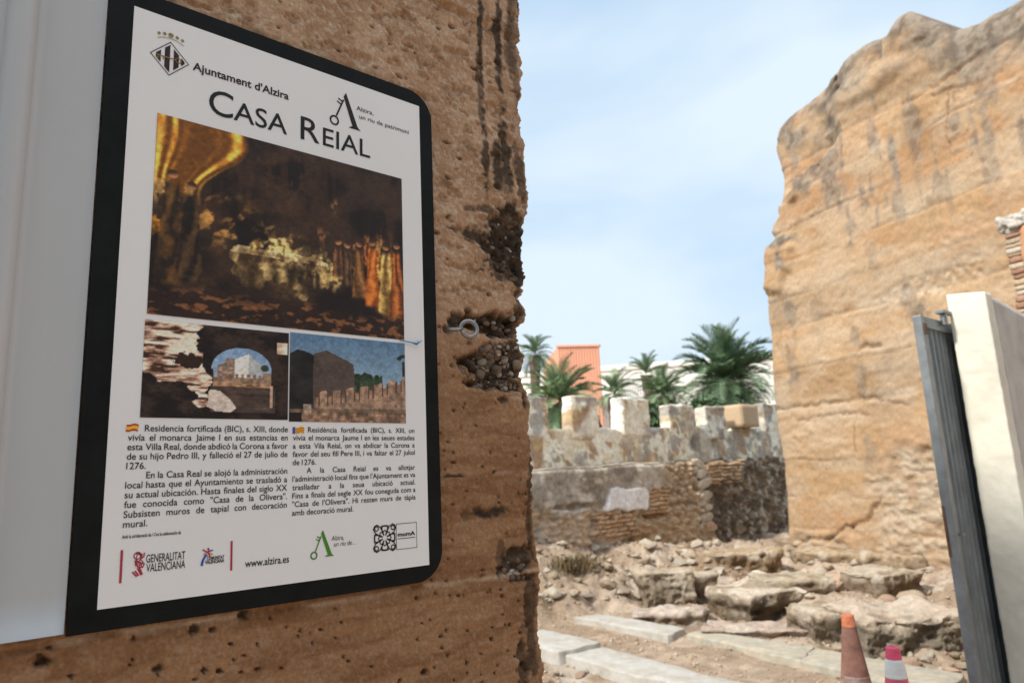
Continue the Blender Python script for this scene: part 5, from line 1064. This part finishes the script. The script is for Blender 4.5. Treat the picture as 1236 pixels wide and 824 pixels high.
# gravel and crumbs nobody could count
Vg = []; Fg = []; nb = 0; cg = []
pp = []
while len(pp) < 8000:
    x_, y_ = rng.uniform(-.3, 7.0), rng.uniform(4.4, 13.5); dep, s_ = lateral(x_, y_)
    if dep > DW-.05 or DT+(x_*TN[0]+y_*TN[1]) < .1: continue
    if vn(x_*1.3, y_*1.3, 0, 5) < rng.uniform(-1, .6): continue
    pp.append((x_, y_))
pp = np.array(pp); hz_ = ground_h(pp[:, 0], pp[:, 1])
for (x_, y_), z_ in zip(pp, hz_):
    q = rng.uniform(.004, .014)*(1+.8*(rng.random() < .12)); lv = IV1*q*rng.uniform(.6, 1.3, 3)
    Vg.append(lv+np.array([x_, y_, z_+q*.2])); Fg.append(IF1+nb); nb += len(IV1); cg.append(np.tile(np.array([(0.40, 0.31, 0.225), (0.48, 0.40, 0.31), (0.33, 0.25, 0.175), (0.42, 0.30, 0.215)][rng.integers(4)]), (len(IV1), 1)))
o = mesh('gravel', np.vstack(Vg), np.vstack(Fg), M['found'], col=np.vstack(cg), smooth=False); tag(o, 'loose gravel and crumbs scattered over the dry ground', 'gravel', kind='stuff')
# dry weed tufts on the left mound
def tuft(px, py, h_, lb, n=60):
    p = hit_ground(px, py)
    p = np.array([p[0], p[1], float(ground_h(p[0], p[1]))]); V = []; F = []
    for k in range(n):
        a = rng.uniform(0, 6.28); l_ = h_*rng.uniform(.5, 1.1); b0 = p+np.array([rng.normal(0, .09), rng.normal(0, .09), -.02]); lean = rng.uniform(.2, .9); t_ = np.array([math.cos(a), math.sin(a), 0]); sd_ = np.array([-t_[1], t_[0], 0])*.006
        m1 = b0+t_*l_*lean*.4+Z3*l_*.6; e1_ = b0+t_*l_*lean+Z3*l_*.85; i = len(V); V += [b0-sd_, b0+sd_, m1+sd_*.8, m1-sd_*.8, e1_]; F += [(i, i+1, i+2, i+3), (i+3, i+2, i+4)]
    o = mesh('dry_weed', V, F, M['weed'], smooth=False, loc=p); tag(o, lb, 'weed', 'dry weed tufts')
for px, py, h_, lb in [(690, 690, .30, 'brown dry weed tuft on the left mound, the tallest'), (706, 687, .26, 'brown dry weed tuft on the right side of the left mound'), (676, 686, .22, 'brown dry weed tuft on the left side of the left mound')]: tuft(px, py, h_, lb, 110 if h_ > .2 else 50)

# ================================================================== GATE PILLAR and boundary wall
sp0 = 3.862
pil = empty('gate_pillar', SP(sp0, 0.0, -.08), 'cream rendered gate post with a shade-toned grey side wall running off to the right', 'pillar')
bv, bf = block(.055, .082, 1.17, (14, 20, 220), .004, .0028, 22, 301, 5); bv = bv+np.array([sp0+.055, -.082, 1.17-.02])
bv[:, 2] += -.02*(bv[:, 1]/.164+.0)*(bv[:, 2] > 2.0)
mesh('post', SP(bv[:, 0], bv[:, 2], bv[:, 1]), bf[:, ::-1], M['pillar'], pil)
bv, bf = block(2.5, .08, 1.17, (160, 8, 90), .005, .003, 9, 302); bv = bv+np.array([sp0+.112+2.5, -.083, 1.17-.022]); bv[:, 2] -= .06*np.clip(bv[:, 0]-sp0, 0, .6)*(bv[:, 2] > 2.0)
mesh('side_wall', SP(bv[:, 0], bv[:, 2], bv[:, 1]), bf[:, ::-1], M['shaded_wall'], pil)
# sliding gate behind it
gd = 1.225; gs0 = S(1159, 700, gd)[0]; gz1 = S(1119, 383, gd)[1]
gate = empty('sliding_gate', SP(gs0, .05, 0, gd), 'dark grey corrugated steel sliding gate, open behind the cream post', 'gate')
def gbox(s0, s1, z0_, z1_, o0, o1): return MB().box(SP((s0+s1)/2, (z0_+z1_)/2, (o0+o1)/2, gd), U, NV, Z3, abs(s1-s0)/2, abs(o1-o0)/2, (z1_-z0_)/2)
gbox(gs0, gs0+.042, .06, gz1, -.030, 0.010).build('end_post', M['gate_light'], gate, bevel=.004)
gbox(gs0+.047, gs0+3.6, gz1-.055, gz1-.002, -.04, 0.008).build('top_rail', M['gate'], gate, bevel=.003)
gbox(gs0+.047, gs0+3.6, .08, .15, -.04, 0.008).build('bottom_rail', M['gate'], gate, bevel=.003)
# corrugated sheet: trapezoid ribs
pr = []; x_ = gs0+.047
while x_ < gs0+3.6:
    pr += [(x_, -.020), (x_+.026, -.020), (x_+.032, -.006), (x_+.052, -.006), (x_+.058, -.020)]; x_ += .0581
pr = np.array(pr); zz4 = np.array([.15, gz1-.056]); A4, B4 = np.meshgrid(np.arange(len(pr)), zz4, indexing='ij')
P4 = SP(pr[A4, 0], B4, pr[A4, 1], gd); P5 = SP(pr[A4, 0], B4, pr[A4, 1]-.002, gd); q4 = quads(len(pr), 2)
mesh('corrugated_sheet', np.vstack([P4.reshape(-1, 3), P5.reshape(-1, 3)]), np.vstack([q4[:, ::-1], q4+len(pr)*2]), M['gate'], gate, smooth=False)
zc = S(1110, 395, gd)[1]
gbox(gs0+.006, gs0+.040, zc-.030, zc+.022, .0105, .016).build('cap_plate', M['rust'], gate, bevel=.002)
z1c, z0c = S(1143, 625, gd)[1], S(1150, 668, gd)[1]
gbox(gs0-.003, gs0+.004, z0c-.02, z1c+.05, -.0295, -.017).build('lock_plate', M['rust'], gate, bevel=.002)
lk = MB().box(SP(gs0+.05, (z0c+z1c)/2, .02, gd), U, NV, Z3, .012, .01, .006).build('latch', M['steel'], gate, bevel=.002)
# guide roller bracket on the post
br = empty('gate_guide', SP(sp0-.04, gz1, -.12), 'small dark roller bracket holding the gate top against the cream post', 'bracket')
MB().box(SP(sp0-.045, gz1+.035, -.172), U, NV, Z3, .06, .02, .008).build('bracket_arm', M['gate'], br, bevel=.002)
MB().tube([SP(sp0-.07, gz1-.03, -.168), SP(sp0-.07, gz1+.024, -.168)], .016, 16).build('roller', M['steel'], br, smooth=False, bevel=.002)

# ================================================================== TRAFFIC CONES
def lathe(prof, n=40):
    V = []; F = []
    for (r_, z_) in prof:
        for k in range(n): a = 2*math.pi*k/n; V.append((r_*math.cos(a), r_*math.sin(a), z_))
    for i in range(len(prof)-1):
        for k in range(n): k2 = (k+1) % n; F.append((i*n+k, i*n+k2, (i+1)*n+k2, (i+1)*n+k))
    return np.array(V), F
def cone(tip_px, dist, label, h_, r0, r1, parts, band, base_m, lean=(0, 0)):
    tp_ = EYE+ray(*tip_px)*dist; base = np.array([tp_[0], tp_[1], float(ground_h(tp_[0], tp_[1]))]); hh_ = tp_[2]-base[2]
    t = empty('traffic_cone', base, label, 'traffic cone')
    rad = lambda z_: r0+(r1-r0)*(z_-.03)/(hh_-.03)
    for (nm, f0, f1, mm_, ex) in parts:
        z0_, z1_ = .03+(hh_-.03)*f0, .03+(hh_-.03)*f1; pf = [(rad(z_)+ex+(.0008*math.sin(z_*90)), z_) for z_ in np.linspace(z0_, z1_, 14)]
        if f1 >= 1: pf += [(rad(z1_)+ex-.004, z1_+.004), (rad(z1_)*.72, z1_+.005), (rad(z1_)*.66, z1_-.004), (rad(z1_)*.6, z1_-.05)]
        if ex > 0: pf = [(rad(z0_)-.001, z0_)]+pf+[(rad(z1_)-.001, z1_)]
        V, F = lathe(pf); V = V+base; V[:, 0] += (V[:, 2]-base[2])*lean[0]; mesh(nm, V, F, M[mm_], t)
    bv, bf = block(r0*1.25, r0*1.25, .016, (10, 10, 2), .012, .002, 8, 5); mesh('base', base+bv+np.array([0, 0, .016]), bf, M[base_m], t)
cone((1023, 742), 3.55, 'faded brownish orange traffic cone with a bright orange tip and worn band', .72, .135, .023, [('body', 0, .945, 'cone_old', 0), ('worn_band', .64, .715, 'cone_band', .0012), ('tip', .945, 1.0, 'cone_orange', .0006)], None, 'cone_old')
cone((1077, 781), 3.40, 'pinkish red traffic cone with white bands, right of the faded cone', .66, .135, .024, [('body', 0, .945, 'cone_pink', 0), ('white_band', .855, .945, 'cone_white', .0012), ('white_band', .45, .60, 'cone_white', .0012), ('tip', .945, 1.0, 'cone_pink', .0004)], None, 'cone_pink')

# ================================================================== PALMS AND BUILDINGS BEYOND THE RAMPART
def frond(V, F, c, az, el, L_, droop, w_, nl=34, rs=rng):
    h = np.array([math.cos(az), math.sin(az), 0]); pts = []
    for k in range(15):
        t = k/14; e_ = el-droop*t*t; 
        if k == 0: p = np.array(c, float)
        else: p = pts[-1]+(h*math.cos(e_)+Z3*math.sin(e_))*L_/14
        pts.append(p)
    pts = np.array(pts); sd_ = np.array([-h[1], h[0], 0])
    for i in range(14):                      # rachis
        b = len(V); r_ = .028*L_*.35*(1-i/14)+.004; V += [pts[i]-sd_*r_, pts[i]+sd_*r_, pts[i+1]+sd_*r_*.8, pts[i+1]-sd_*r_*.8]; F.append((b, b+1, b+2, b+3))
    for k in range(nl):
        t = .14+.86*k/(nl-1); f_ = t*14; i = min(int(f_), 13); q = pts[i]+(pts[i+1]-pts[i])*(f_-i); d = pts[min(i+1, 14)]-pts[max(i-1, 0)]; d /= np.linalg.norm(d); upv = np.cross(sd_, d)*-1
        if upv[2] < 0: upv = -upv
        ll_ = w_*L_*(math.sin(math.pi*(.12+.80*t))**.7)*rs.uniform(.85, 1.1)
        for sg in (-1, 1):
            dr = d*.72+sd_*sg*.62+upv*rs.uniform(.12, .38); dr /= np.linalg.norm(dr); tipp = q+dr*ll_-Z3*ll_*.12; wv_ = d*.019*L_*.56; b = len(V)
            V += [q-wv_, q+wv_, q+dr*ll_*.55+wv_*.7, tipp, q+dr*ll_*.55-wv_*.7]; F.append((b, b+1, b+2, b+3, b+4))
def palm(px, py, dist, crown_px, label, m, seed, nf=44, trunk_r=.22, el0=-15, el1=85, dead=8, wfr=.30):
    rs = np.random.default_rng(seed); c = at(px, py, dist); base = np.array([c[0], c[1], 0.0]); L_ = crown_px*dist*1.04/FPX*1.08
    t = empty('palm_tree', base, label, 'palm tree', 'palm trees beyond the battlement wall')
    zs_ = np.linspace(0, c[2]-.05, 40); mb = MB().tube([base+Z3*z_+np.array([.05*math.sin(z_*.9+seed), .03*math.cos(z_), 0]) for z_ in zs_], [trunk_r*(1.15-.25*i/39+.09*(i % 2)+.35*max(0, (i-33)/6)) for i in range(40)], 14); mb.build('trunk', M['trunk'], t, smooth=True)
    V = []; F = []
    for k in range(nf):
        u_ = (k+.5)/nf; el = R(el0+(el1-el0)*u_**.9+rs.uniform(-14, 14)); frond(V, F, c+np.array([0, 0, .05]), k*2.39996+rs.uniform(-.25, .25), el, L_*rs.uniform(.72, 1.10), R(45+50*rs.random())*(1.1-.45*u_), wfr, 34, rs)
    mesh('crown', V, F, m, t, smooth=False)
    if dead:
        V = []; F = []
        for k in range(dead): frond(V, F, c-Z3*.1, k*2.6+rs.uniform(0, 1), R(-38+rs.uniform(-15, 10)), L_*.6, R(45), .16, 20, rs)
        mesh('dry_fronds', V, F, M['frond_dead'], t, smooth=False)
palm(646, 428, 24, 27, 'tall thin palm peeping out beside the edge of the sign wall', M['frond'], 1, 34, .17, -40, 80)
palm(676, 486, 15, 50, 'bushy light green palm in front of the orange building', M['frond_light'], 2, 70, .2, -50, 80)
palm(742, 477, 17, 29, 'small light palm between the two left merlons and the railing', M['frond_light'], 3, 46, .14, -45, 82, 4)
palm(780, 452, 30, 30, 'slim upright palm rising against the white building', M['frond'], 4, 20, .2, 8, 84, 0, .24)
palm(800, 478, 15.5, 33, 'bright green palm left of the big dark palm', M['frond_light'], 5, 64, .18, -50, 80)
palm(878, 463, 19.5, 64, 'biggest palm, wide and dark green, at the right', M['frond'], 6, 105, .30, -50, 88, 12, .30)
def shrub(px, py, dist, rx, rz, lb, seed, m='shrub'):
    rs = np.random.default_rng(seed); c = at(px, py, dist); base = np.array([c[0], c[1], 0.0]); t = empty('shrub', base, lb, 'shrub', 'shrubs behind the battlement wall'); V = []; F = []
    for k in range(1500):
        q = rs.normal(size=3); q /= np.linalg.norm(q); q = q*rs.random()**.4*np.array([rx, rx, rz]); q = q*(1+.25*vn(q[0]*3, q[1]*3, q[2]*3, seed)); a = rs.normal(size=3); a /= np.linalg.norm(a); b_2 = np.cross(a, rs.normal(size=3)); b_2 /= np.linalg.norm(b_2); l_ = rs.uniform(.06, .12); i = len(V); p = c+q; V += [p-a*l_, p+b_2*l_*.4, p+a*l_, p-b_2*l_*.4]; F.append((i, i+1, i+2, i+3))
    mesh('foliage', V, F, M[m], t, smooth=False); MB().tube([base, base*.5+c*.5, c], [.06, .05, .03], 8).build('stem', M['trunk'], t, smooth=True)
shrub(704, 512, 14, .30, .35, 'dark green shrub in the gap below the bushy light palm', 3); shrub(790, 506, 15, .30, .38, 'dark yellowish shrub in the gap right of the white merlon', 5); shrub(846, 500, 17, .5, .42, 'dark shrub under the big palm', 6)

# orange building with ribbed cladding and a chamfered left corner
def prism(poly_xy, z0_, z1_):
    n = len(poly_xy); V = [(x_, y_, z0_) for x_, y_ in poly_xy]+[(x_, y_, z1_) for x_, y_ in poly_xy]; F = [tuple(range(n-1, -1, -1)), tuple(range(n, 2*n))]+[(i, (i+1) % n, n+(i+1) % n, n+i) for i in range(n)]; return V, F
od = 36.0; pL, pM, pR = at(656, 435, od), at(673, 419, od-.5), at(723, 418, od-1.5); zt0 = pM[2]
ob = empty('orange_building', (pM[0]+2, od+3, 0), 'terracotta orange building block with ribbed cladding behind the palms', 'building')
V = [(pL[0], pL[1]+.6, 0), (pM[0], pM[1], 0), (pR[0], pR[1], 0), (pR[0]+.8, pR[1]+7, 0), (pL[0]+.8, pL[1]+7, 0)]
tops = [pL[2]-.05, zt0, pR[2], pR[2], pL[2]-.05]; n = 5
mesh('walls', V+[(v[0], v[1], z_) for v, z_ in zip(V, tops)], [tuple(range(4, -1, -1)), (5, 6, 9), (6, 7, 8, 9)]+[(i, (i+1) % n, n+(i+1) % n, n+i) for i in range(n)], M['orange'], ob, smooth=False)
rb = MB()
for k in range(15):
    f_ = (k+.5)/15; p = np.array(V[1])*(1-f_)+np.array(V[2])*f_; zt2 = tops[1]*(1-f_)+tops[2]*f_; dv = np.array(V[2])-np.array(V[1]); dv /= np.linalg.norm(dv); nr = np.array([dv[1], -dv[0], 0]); rb.box((p[0]+nr[0]*.02, p[1]+nr[1]*.02, zt2/2), dv, nr, Z3, .022, .025, zt2/2-.01)
rb.build('cladding_ribs', M['orange'], ob)
mbq = MB(); a = np.array([V[1][0], V[1][1], tops[1]]); b = np.array([V[2][0], V[2][1], tops[2]]); dv = (b-a)/np.linalg.norm(b-a); nr = np.array([dv[1], -dv[0], 0]); mbq.box((a+b)/2+Z3*.05, dv, nr, np.cross(dv, nr)*-1, np.linalg.norm(b-a)/2+.05, .1, .05); mbq.build('roof_edge', M['orange'], ob)
# white building
wd_ = 46.0; a = at(618, 441, wd_); b = at(722, 439, wd_); c3 = at(1060, 430, wd_+1)
wb = empty('white_building', (c3[0]/2, wd_+4, 0), 'long cream white building with a flat roof behind the palms', 'building')
def bodyw(name, x0_, x1_, y0_, y1_, z0_, z1_, m=M['whitewall'], par=wb): return MB().box(((x0_+x1_)/2, (y0_+y1_)/2, (z0_+z1_)/2), (1, 0, 0), (0, 1, 0), Z3, (x1_-x0_)/2, (y1_-y0_)/2, (z1_-z0_)/2).build(name, m, par)
x0w, x1w = b[0]-.5, c3[0]+4; bodyw('walls', x0w-6, x1w, wd_, wd_+9, 0, b[2]-.35); bodyw('roof_parapet', x0w-6.1, x1w+.1, wd_-.1, wd_+9.1, b[2]-.348, b[2])
for k in range(6):
    xw = x0w+2.0+k*3.0; o = bodyw('window', xw, xw+1.3, wd_-.03, wd_+.05, 2.6, 4.0, M['rail']); bodyw('pane', xw+.08, xw+1.22, wd_-.045, wd_-.031, 2.68, 3.92, M['glass'], o)
wb.rotation_euler.z = R(-10)
# metal railing in front of it
rd_ = 40.0; a = at(752, 470, rd_); b = at(808, 468, rd_); zr0, zr1 = at(775, 480, rd_)[2], at(775, 457, rd_)[2]
rl = empty('metal_railing', ((a[0]+b[0])/2, rd_, zr0), 'grey upright bar railing between the slim palm and the white building', 'railing'); bars = MB()
for k in range(20):
    x_ = a[0]+(b[0]-a[0])*k/19; bars.box((x_, rd_, (zr0+zr1)/2), (1, 0, 0), (0, 1, 0), Z3, .025, .025, (zr1-zr0)/2-.04)
bars.build('bars', M['rail'], rl); MB().box(((a[0]+b[0])/2, rd_, zr1), (1, 0, 0), (0, 1, 0), Z3, (b[0]-a[0])/2+.05, .04, .038).build('top_rail', M['rail'], rl); MB().box(((a[0]+b[0])/2, rd_, zr0-.0), (1, 0, 0), (0, 1, 0), Z3, (b[0]-a[0])/2+.05, .04, .038).build('bottom_rail', M['rail'], rl)
tw_ = empty('terrace_wall', ((a[0]+b[0])/2, rd_+.3, 0), 'low cream terrace wall carrying the grey bar railing', 'wall'); MB().box(((a[0]+b[0])/2, rd_+.1, (zr0-.05)/2), (1, 0, 0), (0, 1, 0), Z3, (b[0]-a[0])/2+1.2, .15, (zr0-.05)/2).build('wall_body', M['whitewall'], tw_)
